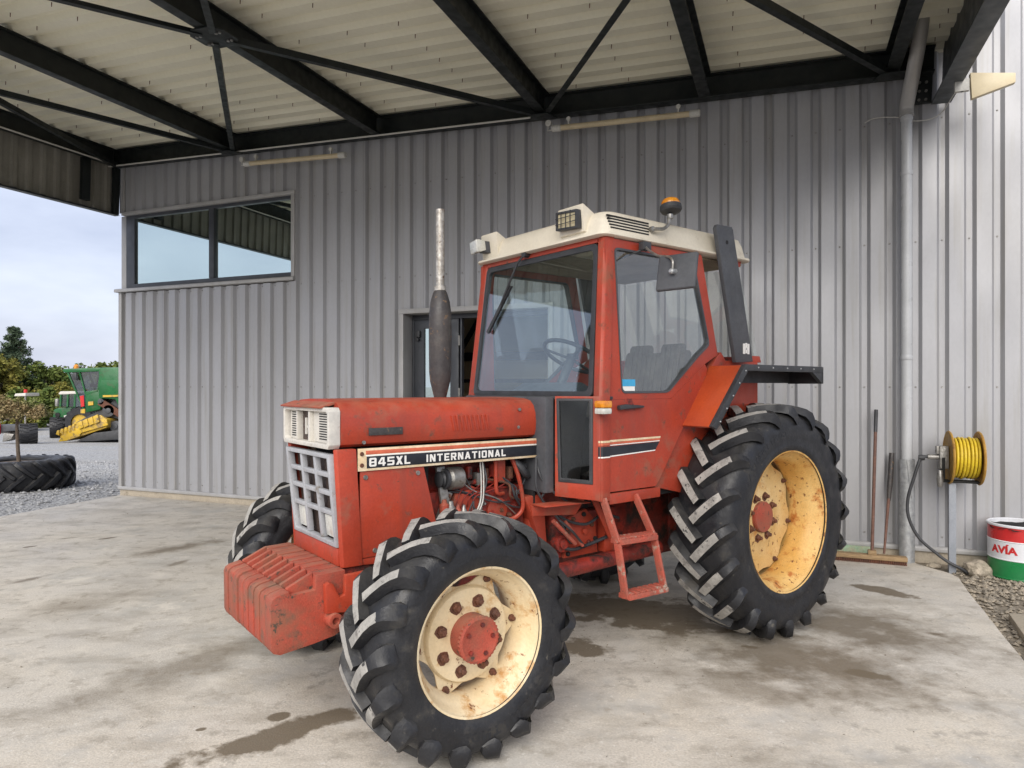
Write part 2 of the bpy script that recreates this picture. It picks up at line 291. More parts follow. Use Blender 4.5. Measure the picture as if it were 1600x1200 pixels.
def text(name, s, size, m, parent, loc, rot, xs=1.0, bold=0.0, ext=0.0008, align='LEFT', space=1.0):
    c = bpy.data.curves.new(name, 'FONT'); c.body = s; c.size = size; c.offset = bold; c.extrude = ext; c.align_x = align; c.align_y = 'CENTER'; c.space_character = space; c.resolution_u = 3
    o = bpy.data.objects.new(name, c); COL.objects.link(o)
    dg = bpy.context.evaluated_depsgraph_get(); me = bpy.data.meshes.new_from_object(o.evaluated_get(dg)); bpy.data.objects.remove(o); bpy.data.curves.remove(c)
    me.materials.clear(); me.materials.append(M[m]); me.transform(Matrix.Diagonal((xs, 1, 1, 1)))
    return put(name, me, parent, loc, rot)
def catmull(P, n=6):
    P = [Vector(p) for p in P]; out = []
    for i in range(len(P) - 1):
        a, b, c, d = P[max(i - 1, 0)], P[i], P[i + 1], P[min(i + 2, len(P) - 1)]
        for k in range(n):
            t = k / n; out.append(.5 * ((2 * b) + (c - a) * t + (2 * a - 5 * b + 4 * c - d) * t * t + (3 * b - a - 3 * c + d) * t ** 3))
    return out + [P[-1]]

T_ = .2; W_ = .74
def _q(x0, y0, x1, y1): return [(x0, y0), (x1, y0), (x1, y1), (x0, y1)]
_c = .10
_L, _Rr, _B, _Tp = _q(0, 0, T_, 1), _q(W_ - T_, 0, W_, 1), _q(0, 0, W_, T_), _q(0, 1 - T_, W_, 1)
GLYPH = {'I': (T_, [_q(0, 0, T_, 1)]), 'L': (W_ * .85, [_L, _q(0, 0, W_ * .85, T_)]), 'T': (W_, [_Tp, _q(W_ / 2 - T_ / 2, 0, W_ / 2 + T_ / 2, 1)]), 'E': (W_ * .9, [_L, _q(0, 0, W_ * .9, T_), _q(0, .41, W_ * .84, .59), _q(0, 1 - T_, W_ * .9, 1)]),
 'N': (W_, [_L, _Rr, [(0, 1), (.26, 1), (W_, 0), (W_ - .26, 0)]]), 'X': (W_, [[(0, 0), (.25, 0), (W_, 1), (W_ - .25, 1)], [(W_ - .25, 0), (W_, 0), (.25, 1), (0, 1)]]),
 'O': (W_, [[(0, _c), (T_, T_), (T_, 1 - T_), (0, 1 - _c)], [(W_, _c), (W_, 1 - _c), (W_ - T_, 1 - T_), (W_ - T_, T_)], [(_c, 0), (W_ - _c, 0), (W_, _c), (W_ - T_, T_), (T_, T_), (0, _c)], [(_c, 1), (0, 1 - _c), (T_, 1 - T_), (W_ - T_, 1 - T_), (W_, 1 - _c), (W_ - _c, 1)]]),
 'A': (W_ + .06, [[(0, 0), (.22, 0), (.50, 1), (.30, 1)], [(W_ + .06, 0), (W_ - .16, 0), (W_ - .44, 1), (W_ - .24, 1)], _q(.14, .2, W_ - .08, .37)]),
 'R': (W_, [_L, [(0, 1 - T_), (W_ - T_, 1 - T_), (W_, 1 - _c), (W_ - _c, 1), (0, 1)], _q(0, .38, W_ - .05, .56), [(W_ - T_, .44), (W_ - .02, .46), (W_, .52), (W_, 1 - _c), (W_ - T_, 1 - T_)], [(.30, .42), (.54, .42), (W_, 0), (W_ - .25, 0)]]),
 '8': (W_, [[(_c, 0), (W_ - _c, 0), (W_, _c), (W_ - T_, T_), (T_, T_), (0, _c)], [(_c, 1), (0, 1 - _c), (T_, 1 - T_), (W_ - T_, 1 - T_), (W_, 1 - _c), (W_ - _c, 1)], _q(.06, .42, W_ - .06, .58), [(0, _c), (T_, T_), (T_, .48), (.04, .5), (T_, .52), (T_, 1 - T_), (0, 1 - _c)], [(W_, _c), (W_, 1 - _c), (W_ - T_, 1 - T_), (W_ - T_, .52), (W_ - .04, .5), (W_ - T_, .48), (W_ - T_, T_)]]),
 '4': (W_ + .04, [[(0, .22), (.0, .42), (.34, 1), (.56, 1), (.22, .40), (.24, .22)], _q(.0, .22, W_ + .04, .40), _q(.46, 0, .66, 1)]),
 '5': (W_, [_Tp, _q(0, .42, T_, 1), _q(0, .42, W_ - .06, .60), [(W_ - T_, T_), (W_, _c), (W_, .54), (W_ - .06, .60), (W_ - T_, .5)], [(0, 0), (W_ - _c, 0), (W_, _c), (W_ - T_, T_), (0, T_)]])}
def block_letters(word, parent, t0, y, z, h, m, gap=.19, sx=1.0):
    """bold square capitals running towards -x on a plane facing +y"""
    x = 0
    for ch in word:
        w, polys = GLYPH[ch]; mb = MB()
        for i, P in enumerate(polys): mb.prism([(t0 - (x + u) * h * sx, z + v * h) for u, v in P], 'y', y - .0008, y + .0006 + .00012 * i)
        mb.build('letter', m, parent); x += w + gap

# ---------------------------------------------------------------- ground
WA = R(21.8); W0 = Vector((-5.9124, 10.3683, 0)); WU = Vector((math.cos(WA), -math.sin(WA), 0)); WN = Vector((-math.sin(WA), -math.cos(WA), 0))
def WP(s, d, z=0): return W0 + WU * s + WN * d + Vector((0, 0, z))     # s along the wall, d out from it
def yard_z(Y): return -0.04 - 0.05 * min(max(Y - 11.0, 0), 26.0)

def gravel_mat():
    m = bpy.data.materials.new('crushed_stone'); m.use_nodes = True; t = m.node_tree; N = t.nodes; K = t.links.new; b = N['Principled BSDF']
    g = N.new('ShaderNodeNewGeometry')
    v = N.new('ShaderNodeTexVoronoi'); v.inputs['Scale'].default_value = 26; K(g.outputs['Position'], v.inputs['Vector'])
    r = N.new('ShaderNodeValToRGB'); r.color_ramp.elements[0].color = (0.20, 0.20, 0.20, 1); r.color_ramp.elements[1].color = (0.50, 0.50, 0.49, 1)
    sx = N.new('ShaderNodeSeparateXYZ'); K(v.outputs['Color'], sx.inputs[0]); K(sx.outputs[0], r.inputs[0])
    n = N.new('ShaderNodeTexNoise'); n.inputs['Scale'].default_value = .35; n.inputs['Detail'].default_value = 6; K(g.outputs['Position'], n.inputs['Vector'])
    mr = N.new('ShaderNodeMapRange'); mr.inputs[1].default_value = .45; mr.inputs[2].default_value = .7; mr.inputs[4].default_value = .5; K(n.outputs['Fac'], mr.inputs[0])
    mx_ = N.new('ShaderNodeMixRGB'); mx_.inputs[2].default_value = (0.36, 0.33, 0.27, 1); K(mr.outputs[0], mx_.inputs[0]); K(r.outputs[0], mx_.inputs[1])
    K(mx_.outputs[0], b.inputs['Base Color']); b.inputs['Roughness'].default_value = .95
    bp = N.new('ShaderNodeBump'); bp.inputs['Strength'].default_value = .8; bp.inputs['Distance'].default_value = .03; bp.invert = True; K(v.outputs['Distance'], bp.inputs['Height']); K(bp.outputs[0], b.inputs['Normal'])
    return m
M['gravel'] = gravel_mat()
def axis(lo, hi, n, c):      # grid lines denser around c
    return [c + (abs(u) ** 3) * (hi - c if u > 0 else c - lo) * (1 if u > 0 else -1) for u in (-1 + 2 * i / n for i in range(n + 1))]
ys_ = sorted(set(axis(-900, 1500, 60, 8) + [11.0, 37.0])); xs_ = axis(-1200, 1200, 60, -2)
mb = MB()
for Y in ys_:
    for X in xs_: mb.v.append((X, Y, yard_z(Y) + .012 * noise.noise((X * .7, Y * .7, 0))))
nx = len(xs_)
for j in range(len(ys_) - 1):
    for i in range(nx - 1): mb.face((j * nx + i, j * nx + i + 1, (j + 1) * nx + i + 1, (j + 1) * nx + i))
mb.build('gravel_yard', 'gravel', kind='structure')

def concrete_mat():
    m = mat('stained_concrete', (0.62, 0.565, 0.475), (0.51, 0.48, 0.43), 0.55, 0.62, bump=0.25, bscale=90, fine=0.2, rvar=0.15,
            spots=[((0.46, 0.44, 0.40), 1.6, 0.50, 0.16), ((0.62, 0.58, 0.51), 3.4, 0.55, 0.12), ((0.40, 0.365, 0.31), 7.0, 0.54, 0.12), ((0.66, 0.63, 0.57), 30.0, 0.60, 0.06), ((0.16, 0.14, 0.12), 16.0, 0.685, 0.03)])
    t = m.node_tree; N = t.nodes; K = t.links.new; b = N['Principled BSDF']
    col = b.inputs['Base Color'].links[0].from_socket
    g = N.new('ShaderNodeNewGeometry')
    n1 = N.new('ShaderNodeTexNoise'); n1.inputs['Scale'].default_value = 4.2; n1.inputs['Detail'].default_value = 6; n1.inputs['Roughness'].default_value = .65; K(g.outputs['Position'], n1.inputs['Vector'])
    sb = N.new('ShaderNodeMath'); sb.operation = 'MULTIPLY_ADD'; sb.inputs[1].default_value = 2.6; sb.inputs[2].default_value = -1.3; K(n1.outputs['Fac'], sb.inputs[0])
    # long brushed drag marks
    dm = N.new('ShaderNodeMapping'); dm.inputs['Rotation'].default_value = (0, 0, R(-38)); dm.inputs['Scale'].default_value = (1.5, 3.2, 1); K(g.outputs['Position'], dm.inputs['Vector'])
    dn = N.new('ShaderNodeTexNoise'); dn.inputs['Scale'].default_value = 1.0; dn.inputs['Detail'].default_value = 10; dn.inputs['Roughness'].default_value = .72; dn.inputs['Distortion'].default_value = .3; K(dm.outputs[0], dn.inputs['Vector'])
    dr = N.new('ShaderNodeMapRange'); dr.inputs[1].default_value = .47; dr.inputs[2].default_value = .70; dr.inputs[4].default_value = .62; K(dn.outputs['Fac'], dr.inputs[0])
    mxd = N.new('ShaderNodeMixRGB'); mxd.inputs[2].default_value = (0.25, 0.215, 0.165, 1); K(dr.outputs[0], mxd.inputs[0]); K(col, mxd.inputs[1]); col = mxd.outputs[0]
    for x, y, a, la, lb, k in STAINS:
        mp_ = N.new('ShaderNodeMapping'); mp_.vector_type = 'TEXTURE'; mp_.inputs['Location'].default_value = (x, y, 0); mp_.inputs['Rotation'].default_value = (0, 0, R(a)); mp_.inputs['Scale'].default_value = (la, lb, 1)
        K(g.outputs['Position'], mp_.inputs['Vector'])
        ln = N.new('ShaderNodeVectorMath'); ln.operation = 'LENGTH'; K(mp_.outputs[0], ln.inputs[0])
        ad = N.new('ShaderNodeMath'); ad.operation = 'ADD'; K(ln.outputs['Value'], ad.inputs[0]); K(sb.outputs[0], ad.inputs[1])
        rr = N.new('ShaderNodeMapRange'); soft = .3 if k > .7 else .9
        rr.inputs[1].default_value = 1.0 + soft * .3; rr.inputs[2].default_value = 1.0 - soft * .7; rr.inputs[3].default_value = 0; rr.inputs[4].default_value = min(.92, k * 1.3); K(ad.outputs[0], rr.inputs[0])
        mm = N.new('ShaderNodeMixRGB'); mm.inputs[2].default_value = (0.15, 0.118, 0.078, 1); K(rr.outputs[0], mm.inputs[0]); K(col, mm.inputs[1]); col = mm.outputs[0]
    K(col, b.inputs['Base Color'])
    return m
STAINS = [(2.95, 5.48, -42.97, 0.24, 0.09, 0.90), (2.34, 4.71, -43.83, 0.70, 0.40, 0.66), (1.70, 4.13, -37.60, 0.80, 0.42, 0.66), (1.25, 3.75, -30, 0.5, 0.2, 0.4), (2.02, 3.89, -22.97, 0.11, 0.05, 0.80), (0.46, 4.28, -60.52, 0.17, 0.13, 0.85),
          (0.87, 5.00, -22.32, 0.75, 0.36, 0.85), (1.49, 4.31, -14.67, 0.06, 0.03, 0.80), (-1.11, 3.21, 37.68, 0.50, 0.10, 0.75), (-1.16, 3.39, 17.03, 0.05, 0.04, 0.80), (-3.38, 6.95, 50.00, 0.48, 0.14, 0.60),
          (-4.35, 7.39, 40.38, 0.09, 0.04, 0.80), (-4.76, 7.41, 32.69, 0.12, 0.03, 0.60), (-4.90, 7.01, 47.10, 0.06, 0.03, 0.80), (-4.10, 5.77, 63.42, 0.2, 0.05, 0.60), (-3.24, 5.15, 57.53, 0.39, 0.25, 0.35),
          (-1.90, 3.98, 53.07, 0.67, 0.22, 0.45), (-1.48, 3.27, 28.09, 0.03, 0.02, 0.80), (-3.08, 6.37, 71.88, 0.17, 0.04, 0.50), (2.79, 4.53, -25.64, 0.07, 0.04, 0.70), (-0.58, 3.64, 53.62, 0.10, 0.10, 0.40)]
M['concrete'] = concrete_mat()
mb = MB()
E_ = [(0.0, -.0)] + [(0.02 + .083 * d + .01 * noise.noise((d * 3, 0, 0)), d) for d in (0.02, .5, 1, 1.8, 3, 5, 7, 9.6)] + [(10.45, 9.6)] + [(10.715 - .029 * d + .018 * noise.noise((d * 4, 9, 0)), d) for d in (7, 5, 4, 3.2, 2.6, 2, 1.5, 1.1, .8, .55)] + [(10.66, .42), (10.45, .16), (10.42, -.0)]
mb.prism([tuple(WP(s, d)[:2]) for s, d in E_], 'z', -.14, 0.0)
mb.build('concrete_slab', 'concrete', bevel=.012, kind='structure')
mb = MB(); mb.prism([tuple(WP(s, d)[:2]) for s, d in ((10.3, -.02), (15, -.02), (15, 10), (10.3, 10))], 'z', -.10, -.028)
M['earth'] = mat('gravelly_earth', (0.27, 0.23, 0.175), (0.18, 0.155, 0.12), 9, 0.95, bump=0.8, bscale=55, fine=0.35)
mb.build('gravel_strip', 'earth', kind='structure')
def stones(name, spots, rmin, rmax, m, z):
    mb = MB(); base = [(0, 0, 1)] + [(math.cos(a) * .9, math.sin(a) * .9, .25) for a in (0, 1.26, 2.5, 3.77, 5.03)] + [(0, 0, -.5)]
    F = [(0, 1 + i, 1 + (i + 1) % 5) for i in range(5)] + [(6, 1 + (i + 1) % 5, 1 + i) for i in range(5)]
    for x, y in spots:
        r = random.uniform(rmin, rmax) * (1 if random.random() < .85 else 1.6); a = random.uniform(0, 6.28); q = random.uniform(.5, .95); e = random.uniform(.6, 1.1)
        zz = z(x, y)
        mb.add([(x + r * ((p[0] + random.uniform(-.2, .2)) * math.cos(a) - p[1] * e * math.sin(a)), y + r * (p[0] * math.sin(a) + p[1] * e * math.cos(a)), zz + r * (p[2] + random.uniform(-.15, .15)) * q) for p in base], F)
    me = mb.mesh(name, m, ang=25); o = put(name, me, kind='stuff'); return o
sp = []
while len(sp) < 5200:
    s, d = random.uniform(10.5, 13.2), random.uniform(.02, 3.2)
    if s > 10.70 - .029 * d: sp.append(tuple(WP(s, d)[:2]))
tag(stones('gravel_stones', sp, .012, .028, 'pebble', lambda x, y: -.022), 'loose tan gravel strip beside the concrete and the drum', 'gravel')
sp = []
while len(sp) < 7000:
    X = random.uniform(-14, -5.4); Y = random.uniform(7.5, 19); q = Vector((X, Y, 0)) - W0
    if q.dot(WU) < .0 + .083 * max(q.dot(WN), 0) - .03: sp.append((X, Y))
tag(stones('yard_stones', sp, .018, .04, 'pebblegrey', lambda x, y: yard_z(y) + .0), 'grey crushed stone covering the yard left of the building', 'gravel')
mb = MB(); mb.prism([(10.79, -1.62), (11.5, -1.5), (11.5, -4.0), (10.60, -4.0)], 'z', -.05, .035)
tag(mb.build('paving_slab', 'paver', bevel=.012, loc=W0, rot=(0, 0, -WA)), 'sandy paving slab in the gravel at the right edge', 'paving')

# ---------------------------------------------------------------- warehouse
PER = .2165; PH = .077; DEP = .042
wh = empty('warehouse', W0, -WA); tag(wh, 'long warehouse with ribbed silver metal wall behind the red tractor', 'building')
def profile(s0, s1):
    pts = []; k0 = int(s0 / PER) - 2
    for k in range(k0, int(s1 / PER) + 3):
        c = PH + k * PER
        pts += [(c - .050, 0), (c - .024, -DEP), (c + .024, -DEP), (c + .050, 0)]
    out = []
    for (a, da), (b, db) in zip(pts, pts[1:]):
        for e in (s0, s1):
            if a < e < b: out.append((e, da + (db - da) * (e - a) / (b - a)))
        if s0 <= b <= s1: out.append((b, db))
    return out
def sheets(root, name, m, s0, s1, z0, z1, y0=0.0):
    s = s0
    while s < s1 - 1e-4:
        e = min(s1, (math.floor(s / (4 * PER) + 1e-6) + 1) * 4 * PER)
        mb = MB(); P = profile(s, e); j = random.uniform(-.0035, .0035)
        mb.loft([[(a, -(d + y0 + j), z0) for a, d in P], [(a, -(d + y0 + j), z1) for a, d in P]], caps=False, closed=False)
        mb.build(name, m, root, ang=20); s = e
sheets(wh, 'cladding_sheet', 'clad', 0.0, 3.25, .128, 3.035)
sheets(wh, 'cladding_sheet', 'clad', 0.0, 3.25, 4.235, 7.0)
sheets(wh, 'cladding_sheet', 'clad', 3.25, 4.87, .128, 7.0)
sheets(wh, 'cladding_sheet', 'clad', 4.87, 6.87, 2.575, 7.0)
sheets(wh, 'cladding_sheet', 'clad', 6.87, 14.3, .128, 7.0)
mb = MB()
for z, sa, sb in ((1.625, 0, 4.8), (1.625, 6.9, 14.2), (3.0, 0, 14.2), (4.15, 3.3, 14.2), (.22, 0, 4.8), (.22, 6.9, 14.2), (5.6, 0, 14.2)):
    k = 0
    while PH + k * PER < sb:
        s = PH + k * PER; k += 1
        if s > sa and not (z == 3.0 and 4.8 < s < 6.9 and False): mb.lathe([(.0085, DEP + .004), (.0085, DEP - .005), (.005, DEP - .008)], 'y', (s, 0, z), 6)
mb.build('cladding_screw', 'steel', wh, kind='stuff')
mb = MB(); mb.box(-.012, .05, -.012, .2, .1, 3.05); mb.build('corner_flashing', 'trim', wh, .003)
mb = MB(); mb.box(.05, .085, .012, .2, 4.2, 7.0); mb.build('corner_flashing', 'trim', wh, .003)
for a, b in ((-.02, 4.86), (6.88, 14.3)):
    mb = MB(); mb.prism([(-.022, .088), (.05, .088), (.05, .134), (-.008, .134), (-.022, .120)], 'x', a, b); mb.build('base_flashing', 'trim', wh, .002)
    mb = MB(); mb.box(a + .01, b, .012, .25, -.15, .086); mb.build('plinth', 'plinth', wh, .006)
# window band
mb = MB(); mb.prism([(-.055, 3.045), (.2, 3.045), (.2, 3.10), (-.03, 3.098), (-.055, 3.086)], 'x', -.055, 3.265); mb.build('window_sill', 'trim', wh, .003)
mb = MB(); mb.prism([(-.022, 4.195), (.12, 4.195), (.12, 4.245), (-.022, 4.245)], 'x', .06, 3.262); mb.build('window_head', 'trim', wh, .003)
mb = MB(); mb.box(3.205, 3.262, -.022, .12, 3.101, 4.194); mb.build('window_jamb', 'trim', wh, .003)
mb = MB(); mb.box(.0, .10, .03, .18, 3.101, 4.194); mb.build('window_jamb', 'trim', wh, .003)
wf = MB(); wf.ring([(.10, 3.101), (3.204, 3.101), (3.204, 4.194), (.10, 4.194)], [(.27, 3.165), (3.165, 3.165), (3.165, 4.15), (.27, 4.15)], 'y', .03, .10)
wf.box(1.735, 1.825, .02, .095, 3.166, 4.149); wfo = wf.build('window_frame', 'frame', wh, .004)
for a, b in ((.265, 1.74), (1.82, 3.17)):
    mb = MB(); mb.box(a, b, .062, .07, 3.16, 4.155); mb.build('pane', 'glass_wall', wfo)
# solid body with openings, hall behind
core = MB()
for b in ((.02, 4.868, .06, .2, -.15, 3.04), (3.21, 4.868, .061, .2, 3.041, 6.98), (.02, 3.209, .06, .2, 4.25, 6.98), (4.869, 6.868, .06, .2, 2.6, 6.98), (6.869, 14.3, .06, .2, -.15, 6.98)): core.box(*b)
core.build('wall_lining', 'roomdark', wh)
mb = MB(); mb.box(.02, .2, .201, 9.2, -.15, 6.98); mb.build('end_wall', 'clad', wh)
mb = MB(); mb.box(14.12, 14.3, .201, 9.2, -.15, 6.98); mb.build('end_wall', 'clad', wh)
mb = MB(); mb.box(.201, 14.119, 9.0, 9.2, -.15, 6.98); mb.build('rear_wall', 'room', wh)
mb = MB(); mb.box(-.1, 14.4, -.1, 2.6, 7.001, 7.08); mb.box(-.1, 14.4, 4.4, 9.3, 7.001, 7.08); mb.build('roof', 'clad', wh)  # unseen roof, strip left open on purpose to let daylight into the hall
mb = MB(); mb.box(.201, 14.119, .201, 8.999, -.15, -.01); mb.build('hall_floor', 'roomfloor', wh)
mb = MB(); mb.box(3.0, 9.5, 3.2, 3.3, -.01, 4.2); mb.build('partition', 'room', wh)
mb = MB(); mb.bar((3.6, 3.05, 1.3), (5.3, 3.05, 3.9), .07, .06); mb.build('interior_brace', 'dark', wh); mb = MB(); mb.bar((3.2, 3.06, 2.13), (7.4, 3.06, 2.13), .06, .14); mb.build('interior_beam', 'dark', wh); mb = MB(); mb.bar((3.2, 2.6, 1.72), (7.4, 2.6, 1.72), .05, .06); mb.bar((4.88, 2.6, 0), (4.88, 2.6, 1.85), .06, .06); mb.build('interior_rail', 'dark', wh)
# doorway
mb = MB(); mb.box(4.868, 4.925, -.024, .22, 0, 2.53); mb.build('door_jamb', 'trim', wh, .003)
mb = MB(); mb.box(6.815, 6.872, -.024, .22, 0, 2.53); mb.build('door_jamb', 'trim', wh, .003)
mb = MB(); mb.box(4.86, 6.88, -.03, .22, 2.531, 2.59); mb.build('door_head', 'trim', wh, .003)
dl = MB(); dl.ring([(4.955, .01), (5.575, .01), (5.575, 2.47), (4.955, 2.47)], [(5.09, .2), (5.46, .2), (5.46, 2.36), (5.09, 2.36)], 'y', .205, .265)
dlo = dl.build('door_leaf', 'frame', wh, .004)
mb = MB(); mb.box(5.085, 5.465, .23, .24, .195, 2.365); mb.build('pane', 'glass_wall', dlo)
mb = MB(); mb.box(4.99, 5.05, .16, .204, 2.25, 2.33); mb.cyl((5.02, 0, 2.22), .018, .15, .2); mb.build('door_closer', 'black', dlo, .004)
for z in (.5, 1.55, 2.2):
    mb = MB(); mb.lathe([(.014, z - .06), (.014, z + .06)], 'z', (5.588, .2, 0), 10); mb.build('hinge', 'steel', dlo)
mb = MB(); mb.box(4.926, 4.953, .2, .27, 0, 2.53); mb.box(5.60, 5.622, .2, .27, 0, 2.47); mb.box(4.954, 6.814, .2, .27, 2.472, 2.53); mb.build('door_frame', 'frame', wh, .003)

# ---------------------------------------------------------------- canopy (slopes gently down to the right)
SL = math.atan(.0362)
cn = empty('canopy', W0 + Vector((0, 0, 4.9))); cn.rotation_euler = (0, SL, -WA)
tag(cn, 'open canopy with black steel beams and cream ribbed roof over the tractor', 'canopy')
def ibeam(w, h, tw=.012, tf=.016, x=0, z=0): return [(x - w / 2, z), (x + w / 2, z), (x + w / 2, z + tf), (x + tw / 2, z + tf), (x + tw / 2, z + h - tf), (x + w / 2, z + h - tf), (x + w / 2, z + h), (x - w / 2, z + h), (x - w / 2, z + h - tf), (x - tw / 2, z + h - tf), (x - tw / 2, z + tf), (x - w / 2, z + tf)]
mb = MB(); mb.prism(ibeam(.13, .24, x=-.10), 'x', .0, 10.60); mb.build('eave_beam', 'beam', cn, .003)
RAFT = (.07, 2.36, 4.63, 6.82, 8.56, 10.25)
for i, s in enumerate(RAFT):
    mb = MB(); mb.prism(ibeam(.115, .235, x=s, z=.004), 'y', -.168, -5.6); mb.build('rafter', 'beam', cn, .003)
mb = MB(); mb.prism(ibeam(.13, .24, x=-5.67), 'x', .0, 10.60); mb.build('front_beam', 'beam', cn, .003)
NODES = [(1.22, .13, 2.36), (4.63, 2.36, 6.82), (8.56, 6.82, 10.25)]
for ns, a, b in NODES:
    mb = MB(); mb.prism([(ns - .19, -2.66), (ns - .10, -2.58), (ns + .10, -2.58), (ns + .19, -2.66), (ns + .19, -2.84), (ns + .10, -2.92), (ns - .10, -2.92), (ns - .19, -2.84)], 'z', -.014, .002)
    g = mb.build('gusset_plate', 'beam', cn, .002)
    for k in range(8):
        x = ns + (-.13, -.09, .09, .13)[k % 4]; y = -2.75 + (-.07 if k < 4 else .07)
        m2 = MB(); m2.lathe([(.014, -.015), (.014, -.027)], 'z', (x, y, 0), 6); m2.build('bolt', 'steel', g)
    for e, dd in ((a, -.17), (b, -.17), (a, -5.5), (b, -5.5)):
        mb = MB(); sg = 1 if e > ns else -1; v = Vector((e - ns, dd + 2.75, 0)).normalized()
        p0 = Vector((ns, -2.75, -.022)) + v * .10; p1 = Vector((e, dd, -.022))
        mb.bar(p0, p1, .058, .008); mb.bar(p0 + Vector((0, 0, .028)) + v.cross(Vector((0, 0, 1))) * .025, p1 + Vector((0, 0, .028)) + v.cross(Vector((0, 0, 1))) * .025, .008, .056); mb.build('brace', 'beam', cn)
for s, d in ((2.36, .2), (6.82, .2), (10.25, .2)):
    mb = MB(); mb.prism([(s - .16, -d + .04), (s + .16, -d + .04), (s + .10, -d - .12), (s - .10, -d - .12)], 'z', -.040, -.0275); mb.build('gusset_plate', 'beam', cn, .002)
# corrugated deck: ribs parallel to the wall
def deck_prof(d0, d1):
    P = []; k = 0; pit = .25
    while d0 + k * pit < d1 - 1e-6:
        d = d0 + k * pit; P += [(d, 0), (d + .11, 0), (d + .142, .052), (d + .172, .052), (d + .174, .046), (d + .186, .046), (d + .188, .052), (d + .218, .052)]; k += 1
    return P + [(d1, 0)]
for k in range(6):
    d0 = -.05 + k * 1.0; mb = MB(); P = deck_prof(d0, d0 + 1.0)
    mb.loft([[(-.10, -d, .242 + h) for d, h in P], [(10.86, -d, .242 + h) for d, h in P]], caps=False, closed=False); mb.build('roof_deck_sheet', 'deck', cn, ang=20)
mb = MB(); mb.box(-.12, 10.9, -5.98, .04, .33, .36); mb.build('roof_covering', 'girder', cn)
mb = MB(); s = .5
while s < 10.6:
    for k in range(23):
        if random.random() < .7: d = .05 + k * .25; x = s + random.uniform(-.02, .02); mb.lathe([(.0045, .245), (.0035, .205)], 'z', (x, -d, 0), 5)
    s += .56
mb.build('deck_screw', 'rust', cn, kind='stuff')
# left fascia sheet hanging below the end rafter, seen from inside
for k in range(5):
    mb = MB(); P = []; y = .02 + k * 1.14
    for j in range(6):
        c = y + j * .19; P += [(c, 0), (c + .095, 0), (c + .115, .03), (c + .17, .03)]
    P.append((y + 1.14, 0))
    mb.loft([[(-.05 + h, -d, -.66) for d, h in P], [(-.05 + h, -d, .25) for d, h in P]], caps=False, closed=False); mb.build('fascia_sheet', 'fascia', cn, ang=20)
mb = MB(); mb.prism([(-.075, -.70), (.03, -.70), (.03, -.694), (-.06, -.694), (-.06, -.60), (-.075, -.60)], 'y', .0, -5.75); mb.build('fascia_trim', 'girder', cn, .002)
mb = MB(); mb.box(-.005, .06, -.62, -.5, -.60, .0); mb.build('fascia_post', 'beam', cn, .003)
mb = MB(); mb.box(-.018, .04, -.11, -.02, -.69, .0); mb.build('fascia_post', 'beam', cn, .003)
mb = MB(); mb.prism([(10.60, -.263), (10.76, -.263), (10.76, -.245), (10.692, -.245), (10.692, .31), (10.76, .31), (10.76, .328), (10.60, .328), (10.60, .31), (10.68, .31), (10.68, -.245), (10.60, -.245)], 'y', -.035, -5.74); mb.build('end_girder', 'girder', cn, .003)
mb = MB(); mb.box(10.46, 10.60, -.06, -.034, -.25, .24); ep = mb.build('end_plate', 'beam', cn, .002)
for k in range(12):
    m2 = MB(); m2.lathe([(.013, -.061), (.013, -.075)], 'y', (10.495 + .055 * (k % 2), 0, -.22 + .08 * (k // 2)), 6); m2.build('bolt', 'steel', ep)
for s, hh in ((.07, 5.0), (10.68, 4.9)):
    mb = MB(); mb.prism(ibeam(.16, .16, x=s, z=-5.75), 'z', -hh, -.264 if s > 5 else .0); mb.build('column', 'beam', cn, .003)
# conduit on the beam, lamps, cable
cd = MB(); cd.tube([(-.02 + .03, -.19, -.012), (3.2, -.19, -.012), (6.72, -.19, -.012)], .011, 8)
cdo = cd.build('conduit', 'conduit', None, loc=cn.location, rot=cn.rotation_euler); tag(cdo, 'thin white conduit running along the wall beam above the window', 'conduit')
cd = MB(); cd.tube([(.13, -.2, .008), (.13, -5.5, .008)], .011, 8); cdo = cd.build('conduit', 'conduit', None, loc=cn.location, rot=cn.rotation_euler); tag(cdo, 'thin white conduit running along the left fascia beam', 'conduit')
def lamp(s0, s1, z0, z1, label):
    p, q = WP(s0, .22, z0), WP(s1, .22, z1); v = q - p; ln = v.length
    o = empty('tube_lamp', p); o.rotation_euler = (0, -math.asin(v.z / ln), math.atan2(v.y, v.x)); tag(o, label, 'lamp', 'tube lamps under the wall beam')
    mb = MB(); mb.cyl((0, 0, 0), .030, .07, ln - .07, 'x', 16); mb.build('diffuser_tube', 'tubecream', o)
    for a, b in ((0, .11), (ln - .11, ln)):
        mb = MB(); mb.lathe([(.026, a), (.037, a + .008), (.037, b - .008), (.026, b)], 'x', (0, 0, 0), 16); mb.build('end_cap', 'conduit', o)
    for x in (ln * .12, ln * .86):
        mb = MB(); mb.lathe([(.024, -.02), (.024, .02)], 'y', (x, 0, .085), 12); mb.box(x - .008, x + .008, -.012, .012, .03, .085); mb.build('hanger', 'conduit', o)
    mb = MB(); mb.lathe([(.034, -.02), (.034, .025)], 'y', (-.04, 0, .06), 16); mb.tube([(-.04, 0, .03), (-.05, 0, -.02), (-.01, 0, -.015), (.01, 0, 0)], .006, 6); mb.build('junction_box', 'conduit', o)
lamp(6.93, 8.52, 4.475, 4.415, 'yellowed tube lamp under the beam above the tractor cab')
lamp(2.60, 4.22, 4.605, 4.525, 'yellowed tube lamp under the beam above the window')

